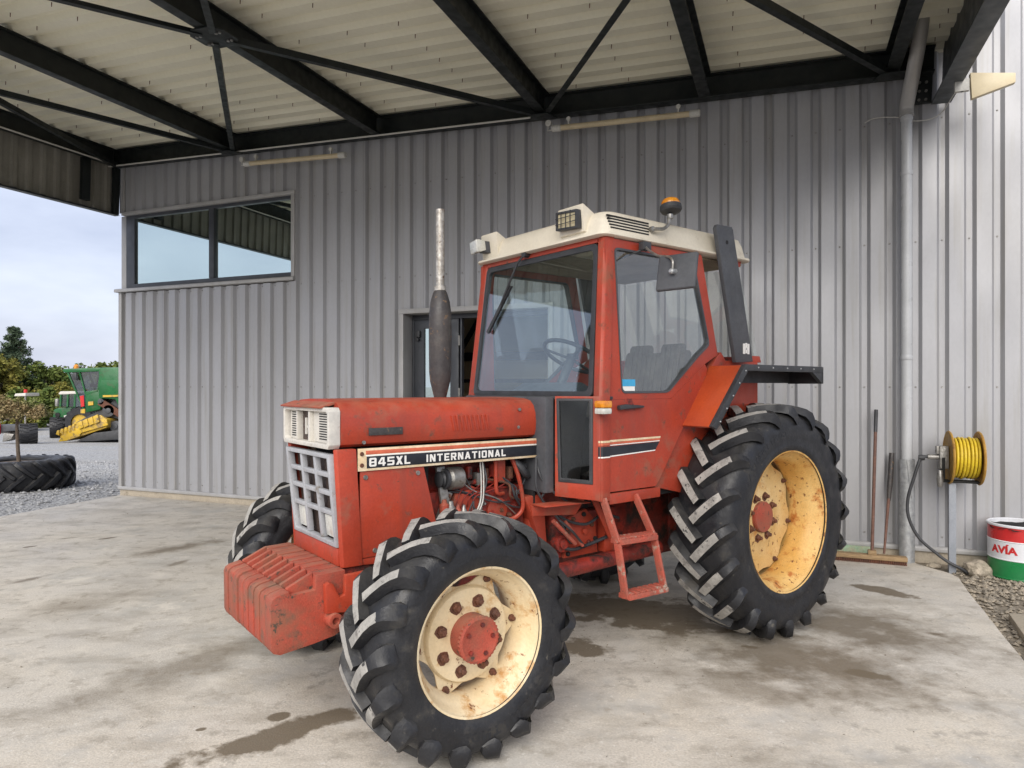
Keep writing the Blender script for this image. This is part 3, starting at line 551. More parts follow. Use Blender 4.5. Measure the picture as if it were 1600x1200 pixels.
# ---------------------------------------------------------------- red tractor (x forward, y to its left, z up)
TR = empty('tractor', (1.2035, 5.2205, 0), R(217.8))
tag(TR, 'old faded red tractor with cream roof and wheels parked under the canopy', 'tractor')
def xf(mb, fn): mb.v = [tuple(fn(*p)) for p in mb.v]; return mb

def lug_mesh(name, st, sg):
    mb = MB(); Lp = []
    def P(w, d, r): a = R(d); return Vector((r * math.cos(a), w * sg, r * math.sin(a)))
    T_ = [P(w, d, r) for w, d, r, wb, rb, ht, hb in st]; B_ = [P(wb, d, rb) for w, d, r, wb, rb, ht, hb in st]
    for i, s_ in enumerate(st):
        tg = (T_[min(i + 1, len(st) - 1)] - T_[max(i - 1, 0)]).normalized(); nn = (T_[i] - B_[i])
        if nn.length < 1e-4: nn = Vector((0, sg, 0))
        sd_ = tg.cross(nn.normalized()).normalized()
        Lp.append([B_[i] - sd_ * s_[6], T_[i] - sd_ * s_[5], T_[i] + sd_ * s_[5], B_[i] + sd_ * s_[6]])
    n = len(st); V = [p for l in Lp for p in l]; o = len(mb.v); mb.v += [tuple(p) for p in V]
    for i in range(n - 1):
        a, b = i * 4, i * 4 + 4
        mb.mi = 1 if i < n - 5 else 0
        mb.face((a + 1, a + 2, b + 2, b + 1)); mb.mi = 0
        mb.face((a, a + 1, b + 1, b)); mb.face((a + 2, a + 3, b + 3, b + 2))
    mb.face((0, 1, 2, 3)); mb.face(tuple(4 * (n - 1) + k for k in (3, 2, 1, 0)))
    return mb.mesh(name, ['rubber', 'lugtop'], ang=40)
FS = [(-.012, -1.2, .536, -.016, .494, .020, .030), (.03, 3.4, .538, .03, .496, .0205, .032), (.07, 8.2, .5375, .07, .497, .021, .034), (.108, 12.0, .535, .108, .492, .021, .038), (.138, 14.6, .530, .138, .482, .022, .044),
      (.160, 16.8, .518, .154, .468, .026, .050), (.177, 18.8, .494, .166, .452, .034, .054), (.185, 20.4, .464, .172, .436, .035, .050), (.183, 21.4, .434, .173, .424, .024, .036)]
RS = [(-.012, -1.0, .760, -.018, .712, .024, .038), (.035, 2.6, .763, .035, .714, .0245, .040), (.085, 6.3, .7625, .085, .714, .025, .042), (.13, 9.6, .759, .13, .708, .025, .043), (.168, 12.2, .753, .168, .696, .024, .043),
      (.200, 14.4, .738, .190, .676, .024, .042), (.214, 15.6, .708, .200, .656, .022, .038), (.219, 16.6, .674, .206, .636, .020, .034), (.214, 17.2, .640, .208, .628, .012, .024)]
FP = [(.318, .140), (.312, .152), (.330, .163), (.352, .172), (.385, .1775), (.388, .1765), (.415, .177), (.445, .170), (.468, .155), (.484, .128), (.492, .085), (.4955, .03)]
RP = [(.456, .176), (.450, .188), (.470, .198), (.500, .207), (.503, .2055), (.55, .2125), (.60, .213), (.64, .206), (.672, .190), (.694, .160), (.706, .11), (.711, .04)]
def carcass(P, n=96):
    mb = MB(); full = P + [(r, -w) for r, w in reversed(P)]; mb.lathe(full, 'y', (0, 0, 0), n, close=True); return mb
frontc = carcass(FP).mesh('front_tyre', 'rubber', ang=50); rearc = carcass(RP).mesh('rear_tyre', 'rubber', ang=50)
fl, flm = lug_mesh('front_lug', FS, 1), lug_mesh('front_lug_mirror', FS, -1)
rl, rlm = lug_mesh('rear_lug', RS, 1), lug_mesh('rear_lug_mirror', RS, -1)
def ring_text(parent, s, rad, w, size, start, m='letter', xs=1.15):
    """letters round the sidewall, clockwise as seen from outside the near wheel, tops outward"""
    c = bpy.data.curves.new('t', 'FONT'); c.size = size; c.offset = .0022; c.extrude = .0018; c.align_x = 'CENTER'; c.resolution_u = 2
    o = bpy.data.objects.new('t', c); COL.objects.link(o); a = start
    for ch in s:
        if ch != ' ':
            c.body = ch; dg = bpy.context.evaluated_depsgraph_get(); dg.update(); me = bpy.data.meshes.new_from_object(o.evaluated_get(dg))
            # glyph x -> tangent, y -> radial. seen from +y the forward axis points left
            rad_ = Vector((math.cos(a), 0, math.sin(a))); tan = Vector((-math.sin(a), 0, math.cos(a)))
            tan = -tan if False else tan
            mb = MB(); mb.add([rad_ * (rad + v.co.y) + tan * (v.co.x * xs) * TDIR + Vector((0, w + v.co.z, 0)) for v in me.vertices], [tuple(p.vertices) for p in me.polygons]); bpy.data.meshes.remove(me); mb.build('sidewall_letter', m, parent)
        a += TDIR * (size * .86 * xs / rad)
    bpy.data.objects.remove(o); bpy.data.curves.remove(c)
TDIR = -1   # clockwise seen from the left side (forward axis points to the viewer's left)
def wheel(c, sg, rear, phase, steer=0):
    Rt = .765 if rear else .54
    ty = put('tyre', rearc if rear else frontc, TR, c, (0, 0, steer))
    n = 20 if rear else 18
    for k in range(n):
        for side, me in ((1, rl if rear else fl), (-1, rlm if rear else flm)):
            a = phase + 2 * math.pi * (k + (.5 if side < 0 else 0)) / n
            put('tread_lug', me, ty, (0, 0, 0), (0, -a, 0))
    # sg=+1: outer face at +y
    rm = MB(); hw = .178 if rear else .144; r0 = .462 if rear else .323
    prof = [(r0 - .012, hw + .012), (r0 - .003, hw + .016), (r0, hw + .008), (r0 - .004, hw), (r0 - .012, hw - .006), (r0 - .020, hw - .012), (r0 - .026, hw - .04), (r0 - .040, hw - .055), (r0 - .062, hw - .09), (r0 - .066, hw - .13), (r0 - .066, .0), (r0 - .062, -.04), (r0 - .03, -.09), (r0 - .022, -hw + .012), (r0 - .002, -hw), (r0 - .004, -hw - .012)]
    rm.loft([[(r * math.cos(t), h * sg, r * math.sin(t)) for t in (2 * math.pi * k / 64 for k in range(64))] for r, h in prof], caps=False)
    rmo = rm.build('rim', 'rim_yellow' if rear else 'cream', TR, loc=c, rot=(0, 0, steer), ang=45)
    dz = -.055 if rear else .018          # disc plane (outer face) relative to the wheel centre
    dk = 'disc_yellow' if rear else 'cream'
    mb = MB(); N_ = 120; nl = 8 if rear else 6; out = []
    ro, ri = (.405, .362) if rear else (.272, .214)
    for k in range(N_):
        t = 2 * math.pi * k / N_; q = (math.cos(nl * (t - (.2 if rear else .97))) + 1) / 2
        q = q ** 1.6 if not rear else .35 + .65 * min(1, q * 1.5)
        out.append(((ri + (ro - ri) * q) * math.cos(t), (ri + (ro - ri) * q) * math.sin(t)))
    mb.prism(out, 'y', (dz - .010) * sg, dz * sg)
    d = mb.build('wheel_disc', dk, rmo, .002, ang=40)
    mb = MB()
    if rear: pr = [(.30, dz - .004), (.295, dz + .004), (.27, dz + .008), (.18, dz + .03), (.172, dz + .036), (0.0005, dz + .036)]
    else: pr = [(.214, dz - .004), (.211, dz + .014), (.203, dz + .025), (.19, dz + .028), (.15, dz + .030), (.0005, dz + .030)]
    mb.lathe([(r, h * sg) for r, h in pr], 'y', (0, 0, 0), 56); mb.build('disc_dish', dk, rmo, ang=40)
    top = dz + (.036 if rear else .030)
    mb = MB(); rh = .104 if rear else .099; hh = .028 if rear else .085; NN = 72; lp = []
    for rr, h in ((1.0, 0), (1.0, hh - .018)): lp.append([(rh * rr * math.cos(t), (top + h) * sg, rh * rr * math.sin(t)) for t in (2 * math.pi * k / NN for k in range(NN))])
    for rr, h, te in (((1.0, hh - .018, .005), (1.0, hh - .004, .005), (.90, hh, 0), (.86, hh - .002, 0), (.1, hh - .001, 0)) if not rear else ((1.0, hh - .01, 0), (.94, hh, 0), (.5, hh + .003, 0), (.1, hh + .004, 0))):
        lp.append([((rh * rr + (te if k % 2 else 0)) * math.cos(t), (top + h) * sg, (rh * rr + (te if k % 2 else 0)) * math.sin(t)) for k, t in ((k, 2 * math.pi * k / NN) for k in range(NN))])
    mb.loft(lp); hb = mb.build('hub_cap', 'red_weight', rmo, ang=40)
    rb = .142 if rear else .152
    for k in range(8):
        a = .3 + 2 * math.pi * k / 8; mb = MB(); mb.lathe([(.0205, top * sg), (.0205, (top + .016) * sg), (.014, (top + .020) * sg), (.013, (top + .034) * sg)], 'y', (rb * math.cos(a), 0, rb * math.sin(a)), 6); mb.build('wheel_nut', 'rust', rmo, .002)
        mb = MB(); rs = [.026 + .007 * random.random() for _ in range(11)]; mb.prism([(rb * math.cos(a) + q * math.cos(w_ * .571), rb * math.sin(a) + q * math.sin(w_ * .571) - .004) for w_, q in enumerate(rs)], 'y', (top - .002) * sg, (top + .0012) * sg); mb.build('rust_patch', 'rust', rmo)
    if not rear:
        for k in range(5):
            a = .5 + 2 * math.pi * k / 5; mb = MB(); mb.lathe([(.010, (top + hh - .004) * sg), (.010, (top + hh + .008) * sg)], 'y', (.066 * math.cos(a), 0, .066 * math.sin(a)), 6); mb.build('hub_bolt', 'red_dark', rmo)
    for k in range(nl):
        a = (.2 if rear else .97) + 2 * math.pi * k / nl; rr = (ro - .022)
        mb = MB(); mb.lathe([(.017, (dz - .02) * sg), (.017, (dz + .014) * sg), (.010, (dz + .016) * sg), (.010, (dz + .028) * sg)], 'y', (rr * math.cos(a), 0, rr * math.sin(a)), 6)
        mb.build('clamp_bolt', 'rust', rmo, .002)
        mb = MB(); e = Vector((math.cos(a), 0, math.sin(a))); p = e * (rr - .0); p.y = (dz - .03) * sg; q = e * (r0 - .058); q.y = (dz - .03) * sg; mb.bar(p, q, .05, .03, up=(0, 1, 0)); mb.build('rim_clamp', dk, rmo, .004)
    if sg > 0:
        if not rear:
            ring_text(ty, 'CONTINENTAL', .374, .1752, .052, R(-75)); ring_text(ty, 'CONTINENTAL', .374, .1752, .052, R(118)); ring_text(ty, 'AC 85', .374, .1752, .05, R(-160))
        else: ring_text(ty, 'CONTINENTAL', .565, .2122, .05, R(80))
    return ty
wheel((0, .782, .757), 1, True, .10); wheel((0, -.782, .757), -1, True, .22)
wheel((2.434, .820, .533), 1, False, .13, R(-1.4)); wheel((2.434, -.820, .533), -1, False, .02, R(-1.4))

# ---- bonnet, nose, grille
def section(t, k=0.0): 
    h = [(.292, 1.338), (.314, 1.352), (.325, 1.385), (.327, 1.43), (.322, 1.478), (.305, 1.522), (.275, 1.549), (.22, 1.561), (.1, 1.567)]
    h = [(l - k, z) for l, z in h]
    return [(t, l, z) for l, z in h] + [(t, -l, z) for l, z in reversed(h)]
mb = MB(); mb.loft([section(t, k) for t, k in ((1.565, .012), (1.575, .004), (1.60, 0), (2.0, 0), (2.4, .002), (2.70, .008), (2.79, .014))]); hood = mb.build('bonnet', 'red', TR, ang=32)
for k in range(9):
    t = 2.16 - k * .028; mb = MB(); mb.prism([(t, 1.395), (t + .006, 1.395), (t + .024, 1.478), (t + .010, 1.478)], 'y', .322, .3315); mb.build('louvre', 'red', hood, .002)
mb = MB(); mb.box(2.47, 2.655, .3235, .3285, 1.392, 1.428); mb.build('faded_sticker', 'muffler', hood, .001)
for t, z in ((1.72, 1.50), (1.73, 1.40), (2.68, 1.36)):
    mb = MB(); mb.lathe([(.009, .318), (.009, .329)], 'y', (t, 0, z), 10); mb.build('screw', 'steel', hood)
mb = MB(); mb.prism([(2.78, 1.545), (2.865, 1.524), (2.868, 1.532), (2.79, 1.556)], 'y', -.300, .235); mb.build('bonnet_lip', 'red_weight', hood, .002)
# headlamp surround
o_ = [(-.306, 1.352), (-.290, 1.332), (.290, 1.332), (.306, 1.352), (.306, 1.512), (.290, 1.530), (-.290, 1.530), (-.306, 1.512)]
i_ = [(-.282, 1.368), (-.270, 1.355), (.270, 1.355), (.282, 1.368), (.282, 1.498), (.270, 1.508), (-.270, 1.508), (-.282, 1.498)]
mb = MB(); mb.ring(o_, i_, 'x', 2.792, 2.850)
nose = mb.build('nose_panel', 'white', TR, .004)
for bx_ in ((2.793, 2.822, -.27, -.146, 1.356, 1.506), (2.793, 2.822, .05, .27, 1.356, 1.506), (2.793, 2.843, .030, .049, 1.356, 1.506), (2.793, 2.838, -.145, -.131, 1.356, 1.506)): mb = MB(); mb.box(*bx_); mb.build('nose_insert', 'white', nose, .002)
mb = MB(); mb.box(2.796, 2.806, -.130, .029, 1.356, 1.506); em = mb.build('badge_recess', 'mesh', nose)
mb = MB(); mb.box(2.807, 2.818, -.075, -.058, 1.385, 1.47); mb.box(2.807, 2.818, -.015, -.001, 1.385, 1.46); mb.box(2.807, 2.816, -.057, -.016, 1.415, 1.43); mb.box(2.807, 2.815, -.045, -.03, 1.392, 1.458); mb.build('emblem', 'white', nose, .002)
for k in range(11):
    z = 1.370 + k * .0122
    for a, b in ((-.245, -.172), (.125, .262)):
        mb = MB(); mb.box(2.818, 2.8228, a + k * .0 , b, z, z + .0062); mb.build('vent_slot', 'dark', nose)
# lower grille
def lean(x, y, z): return (x + (z - 1.08) * .10, y, z)
mb = MB(); mb.ring([(-.278, .858), (.278, .858), (.285, 1.308), (-.285, 1.308)], [(-.252, .880), (.252, .880), (.258, 1.286), (-.258, 1.286)], 'x', 2.785, 2.822)
for l in (-.088, .088): mb.box(2.788, 2.816, l - .014, l + .014, .881, 1.285)
for z in (1.205, 1.115, 1.020):
    for a, b in ((-.25, -.103), (-.073, .073), (.103, .25)): mb.box(2.789, 2.815, a, b, z - .012, z + .012)
gr = xf(mb, lean).build('grille', 'grille', TR, .004)
mb = MB(); mb.box(2.755, 2.766, -.27, .27, .87, 1.30); xf(mb, lean).build('radiator_screen', 'mesh', gr)
for l in (-.176, .176):
    mb = MB(); mb.prism([(l - .060, .893), (l + .060, .893), (l + .060, 1.0), (l - .060, 1.0)], 'x', 2.767, 2.800); xf(mb, lean).build('headlamp', 'lens', gr, .006)
# red cheeks and lower bar of the nose
for sg in (1, -1):
    mb = MB(); mb.prism([(2.705, .286), (2.800, .286), (2.812, .300), (2.800, .322), (2.705, .328)] if sg > 0 else [(2.705, -.286), (2.705, -.328), (2.800, -.322), (2.812, -.300), (2.800, -.286)], 'z', .768, 1.331)
    xf(mb, lambda x, y, z: (x + (z - 1.08) * .06, y, z)).build('nose_cheek', 'red', TR, .006)
mb = MB(); mb.box(2.70, 2.795, -.285, .285, .768, .856); mb.build('nose_crossbar', 'red', TR, .012)
for sg in (1, -1):
    mb = MB(); mb.prism([(2.698, .80), (2.698, 1.222), (2.345, 1.222), (2.272, .93), (2.272, .80)], 'y', .312 * sg, .322 * sg); sp_ = mb.build('side_panel', 'red', TR, .004)
    for t, z in ((2.67, 1.19), (2.38, 1.19), (2.62, .83)):
        mb = MB(); mb.lathe([(.013, .322 * sg), (.011, .327 * sg)], 'y', (t, 0, z), 12); mb.build('screw', 'steel', sp_)
    mb = MB(); mb.prism([(2.70, .768), (2.70, .797), (2.30, .797), (2.30, .74)], 'y', .29 * sg, .318 * sg); mb.build('side_rail', 'red', TR, .004)
    # decal strip
    y0 = .3225 * sg
    def strip(a, b, z0, z1, m, y, par, nm):
        mb = MB(); mb.box(a, b, min(y0, y * sg), max(y0, y * sg), z0, z1); return mb.build(nm, m, par, .001)
    ds = strip(1.572, 2.712, 1.222, 1.331, 'decalcream', .330, TR, 'decal_strip')
    strip(1.578, 2.672, 1.301, 1.320, 'decalorange', .3315, ds, 'orange_stripe')
    strip(1.580, 2.668, 1.234, 1.291, 'blackdecal', .3315, ds, 'black_band')
    strip(1.578, 2.672, 1.292, 1.299, 'decalwhite', .3313, ds, 'white_line')
    for z in (1.25, 1.305):
        mb = MB(); mb.lathe([(.011, .330 * sg), (.009, .335 * sg)], 'y', (2.693, 0, z), 12); mb.build('screw', 'rust', ds)
    if sg > 0:
        block_letters('845XL', ds, 2.655, .3322, 1.2415, .042, 'decalwhite', sx=1.22)
        block_letters('INTERNATIONAL', ds, 2.335, .3322, 1.243, .038, 'decalwhite', gap=.24, sx=1.18)
# ---- exhaust
mb = MB(); mb.lathe([(.034, 1.555), (.045, 1.60), (.060, 1.66), (.066, 1.72), (.068, 1.95), (.066, 2.06), (.058, 2.13), (.042, 2.185), (.030, 2.205)], 'z', (1.985, -.1, 0), 28); ex = mb.build('muffler', 'muffler', TR, ang=50)
mb = MB(); mb.lathe([(.0245, 2.20), (.0255, 2.68), (.0225, 2.68), (.0225, 2.5)], 'z', (1.985, -.1, 0), 20); mb.build('exhaust_stack', 'stack', ex, ang=50)
mb = MB(); mb.lathe([(.034, 2.19), (.034, 2.225)], 'z', (1.985, -.1, 0), 20); mb.build('exhaust_clamp', 'stack', ex)

# ---- front weights and support
wp_ = [(2.79, .50), (2.84, .472), (2.95, .455), (3.095, .440), (3.125, .452), (3.135, .475), (3.138, .67), (3.130, .690), (3.112, .702), (3.056, .714), (3.050, .694), (2.935, .700), (2.93, .766), (2.79, .770)]
for k in range(9):
    l0 = -.372 + k * .0805; mb = MB(); j = random.uniform(-.005, .005); wd_ = .0675 if k < 8 else .082
    mb.prism([(t + j, z + j * .5) for t, z in wp_], 'y', l0, l0 + wd_); w = mb.build('front_weight', 'red_weight', TR, .0032)
    mb = MB(); mb.prism([(3.052, .688), (3.054, .716), (3.045, .722), (2.935, .772), (2.925, .69)], 'y', l0 + .020, l0 + .046); mb.build('weight_rib', 'red_weight', w, .003)
mb = MB(); mb.box(2.80, 3.112, -.36, .345, .475, .688); mb.build('dark_gap_filler', 'dark', TR)  # added near-black box inside the weights, colours the gaps as deep shade
mb = MB(); mb.prism([(2.30, .60), (2.62, .56), (2.788, .60), (2.788, .762), (2.30, .762)], 'y', -.30, .30); mb.build('front_support', 'red_dark', TR, .012)
for sg in (1, -1):
    mb = MB(); mb.prism([(2.40, .60), (2.72, .575), (2.90, .595), (2.905, .725), (2.885, .735), (2.865, .725), (2.835, .66), (2.81, .665), (2.805, .755), (2.40, .765)], 'y', .366 * sg, .398 * sg); mb.build('weight_bracket', 'red', TR, .005)
    mb = MB(); mb.lathe([(.034, .34 * sg), (.034, .42 * sg), (.016, .42 * sg), (.016, .40 * sg)], 'y', (2.862, 0, .560), 18); mb.build('bracket_pin', 'red_weight', TR, .003)
mb = MB(); mb.prism([(2.60, .42), (2.80, .40), (2.80, .47), (2.60, .55)], 'y', -.12, .12); mb.build('tow_block', 'dark', TR, .005)
# ---- chassis, engine, axles
mb = MB(); mb.box(1.50, 2.30, -.20, .20, .62, 1.06); mb.box(1.55, 2.25, -.15, .15, 1.06, 1.20); mb.box(1.62, 1.98, .20, .235, .80, 1.06); mb.prism([(1.5, .62), (2.2, .62), (2.1, .50), (1.6, .50)], 'y', -.15, .15)
eng = mb.build('engine_block', 'red_dark', TR, .012)
mb = MB(); mb.box(2.27, 2.32, -.24, .24, .7, 1.22); mb.box(1.585, 1.60, -.30, .30, .95, 1.33); mb.box(1.6, 2.68, -.26, .26, 1.24, 1.33); mb.build('radiator_cowl', 'dark', TR)
mb = MB(); mb.cyl((2.18, 0, 1.135), .062, .17, .27, 'y', 24)
xf(mb, lambda x, y, z: (x, y, z)); mb2 = MB(); mb2.lathe([(.050, 2.07), (.060, 2.08), (.062, 2.15), (.052, 2.165), (.052, 2.185)], 'x', (0, .255, 1.135), 22); al = mb2.build('alternator', 'steel', eng, .003)
mb = MB(); mb.lathe([(.036, 2.19), (.044, 2.195), (.034, 2.205), (.044, 2.215), (.036, 2.22)], 'x', (0, .255, 1.135), 20); mb.lathe([(.056, 2.168), (.056, 2.186)], 'x', (0, .255, 1.135), 14); mb.build('alternator_pulley', 'black', eng)
mb = MB(); mb.bar((2.195, .235, 1.20), (2.175, .255, .99), .02, .05, up=(1, 0, 0)); mb.bar((2.14, .24, 1.06), (2.20, .22, .90), .018, .04, up=(1, 0, 0)); mb.build('alternator_bracket', 'steel', eng, .003)
mb = MB(); mb.cyl((2.02, 0, .99), .095, .20, .245, 'y', 28); mb.cyl((2.02, 0, .99), .075, .245, .262, 'y', 28); mb.cyl((1.82, 0, .93), .07, .235, .25, 'y', 24); mb.build('timing_cover', 'red', eng, .004)
for k, (t, z, r, h, m) in enumerate(((2.145, .955, .03, .10, 'steel'), (2.10, .94, .022, .09, 'red_step'), (2.06, .935, .020, .085, 'steel'), (2.185, .985, .026, .07, 'red'), (2.00, .92, .018, .10, 'red_dark'), (1.95, .965, .014, .06, 'steel'))):
    mb = MB(); mb.lathe([(r * .8, z - h * .6), (r, z - h * .5), (r, z + h * .2), (r * .6, z + h * .35), (r * .5, z + h * .6)], 'z', (t, .262, 0), 12); mb.build('fuel_pump_part', m, eng, .002)
for k in range(4):
    t = 2.12 - k * .04; mb = MB(); mb.tube(catmull([(t, .265, .97), (t - .01, .285, 1.03), (t - .05 - k * .05, .265, 1.07), (1.95 - k * .09, .23, 1.12), (1.92 - k * .09, .20, 1.17)]), .0035, 6); mb.build('injector_pipe', 'red_dark', eng)
for dt in (0, .016):
    mb = MB(); mb.tube(catmull([(1.945 + dt, .275, 1.225), (1.943 + dt, .285, 1.12), (1.948 + dt, .285, 1.0), (1.98 + dt, .28, .93)]), .0042, 6); mb.build('pale_pipe', 'conduit', eng)
mb = MB(); mb.box(1.775, 1.835, .235, .262, 1.09, 1.235); mb.tube(catmull([(1.85, .27, 1.22), (1.85, .275, 1.06), (1.83, .27, 1.025), (1.78, .25, 1.02)]), .012, 8); mb.build('oil_filler', 'red', eng, .004)
mb = MB(); mb.cyl((1.79, 0, 1.06), .0, .2, .2); mb = MB(); mb.tube([(2.06, .235, 1.10), (1.72, .235, 1.09)], .011, 8); mb.tube([(2.06, .24, 1.065), (1.70, .24, 1.05)], .008, 8); mb.build('rail_pipe', 'red_dark', eng)
mb = MB(); mb.tube(catmull([(1.74, .275, 1.225), (1.70, .285, 1.12), (1.665, .28, 1.0), (1.66, .275, .92), (1.70, .26, .875), (1.76, .24, .865)]), .0125, 8); mb.build('red_hose', 'red', eng)
for pts, r in (([(1.72, .25, 1.22), (1.69, .29, 1.17), (1.655, .29, 1.13), (1.62, .27, 1.11)], .021), ([(1.70, .20, 1.22), (1.66, .24, 1.18), (1.62, .25, 1.16)], .02)):
    mb = MB(); mb.tube(catmull(pts), r, 10); mb.build('coolant_hose', 'black', eng)
for pts in ([(1.60, .33, 1.225), (1.63, .36, 1.15), (1.64, .38, 1.05), (1.58, .39, .95), (1.50, .40, .87), (1.45, .40, .80), (1.40, .39, .72), (1.36, .37, .70)], [(1.58, .31, 1.225), (1.61, .36, 1.15), (1.58, .39, 1.06), (1.50, .41, 1.0), (1.44, .42, .96)], [(1.57, .33, 1.20), (1.565, .37, 1.10), (1.56, .38, 1.05), (1.59, .36, .99)], [(1.50, .41, .86), (1.40, .42, .78), (1.30, .40, .69), (1.25, .36, .66)]):
    mb = MB(); mb.tube(catmull(pts), .0075, 8); mb.build('cable', 'black', TR)
mb = MB(); mb.prism([(.20, .46), (.20, .98), (.9, 1.0), (1.52, 1.0), (1.52, .55), (1.0, .46)], 'y', -.22, .22); mb.box(.9, 1.45, -.33, .30, .60, .86); tm = mb.build('gearbox', 'red_dark', TR, .015)
mb = MB(); mb.prism([(1.66, .99), (1.62, .90), (1.48, .56), (1.52, 1.0)], 'y', .20, .30); mb.box(1.50, 1.60, -.26, .26, .58, .98); mb.build('clutch_housing', 'red', TR, .01)
mb = MB(); mb.prism([(1.38, .60), (1.34, .84), (1.20, .88), (1.12, .80), (1.10, .60)], 'y', .30, .325); mb.cyl((1.22, 0, .745), .018, .325, .345); mb.build('gearbox_plate', 'red', tm, .004)
mb = MB(); mb.box(.98, 1.075, .30, .36, .60, .80); mb.build('valve_block', 'red', tm, .006)
mb = MB(); mb.cyl((1.30, 0, .74), .075, .295, .31, 'y', 26); mb.build('gearbox_cover', 'dark', tm)
mb = MB(); mb.prism([(1.70, .905), (1.70, .965), (1.36, .955), (1.30, .985), (1.28, .975), (1.37, .875)], 'y', .40, .415); mb.prism([(1.70, .965), (1.35, .955), (1.35, .962), (1.70, .972)], 'y', .40, .52); mb.build('cab_mount_bracket', 'red', TR, .003)
mb = MB(); mb.tube([(1.55, .42, .86), (1.36, .40, .70)], .013, 8); mb.tube([(1.44, .40, .84), (1.30, .40, .68)], .011, 8); mb.bar((1.34, .40, .90), (1.34, .40, .62), .035, .02); mb.build('linkage_rod', 'red_step', TR)
mb = MB(); mb.tube([(1.62, .40, .555), (.62, .40, .575)], .046, 16); mb.build('side_tube', 'red_dark', TR)
mb = MB(); mb.cyl((0, 0, .757), .13, -.70, .70, 'y', 24); mb.box(-.25, .3, -.24, .24, .5, 1.0); mb.build('rear_axle', 'red_dark', TR, .01)
mb = MB(); mb.box(2.34, 2.53, -.60, .60, .47, .60); mb.cyl((2.434, 0, .533), .10, .56, .80, 'y', 20); mb.cyl((2.434, 0, .533), .10, -.80, -.56, 'y', 20); mb.lathe([(.12, -.1), (.17, 0), (.12, .1)], 'y', (2.434, .1, .52), 20); mb.build('front_axle', 'red_dark', TR, .01)
mb = MB(); mb.tube([(2.25, -.6, .5), (2.25, .6, .5)], .018, 8); mb.build('tie_rod', 'steel', TR)

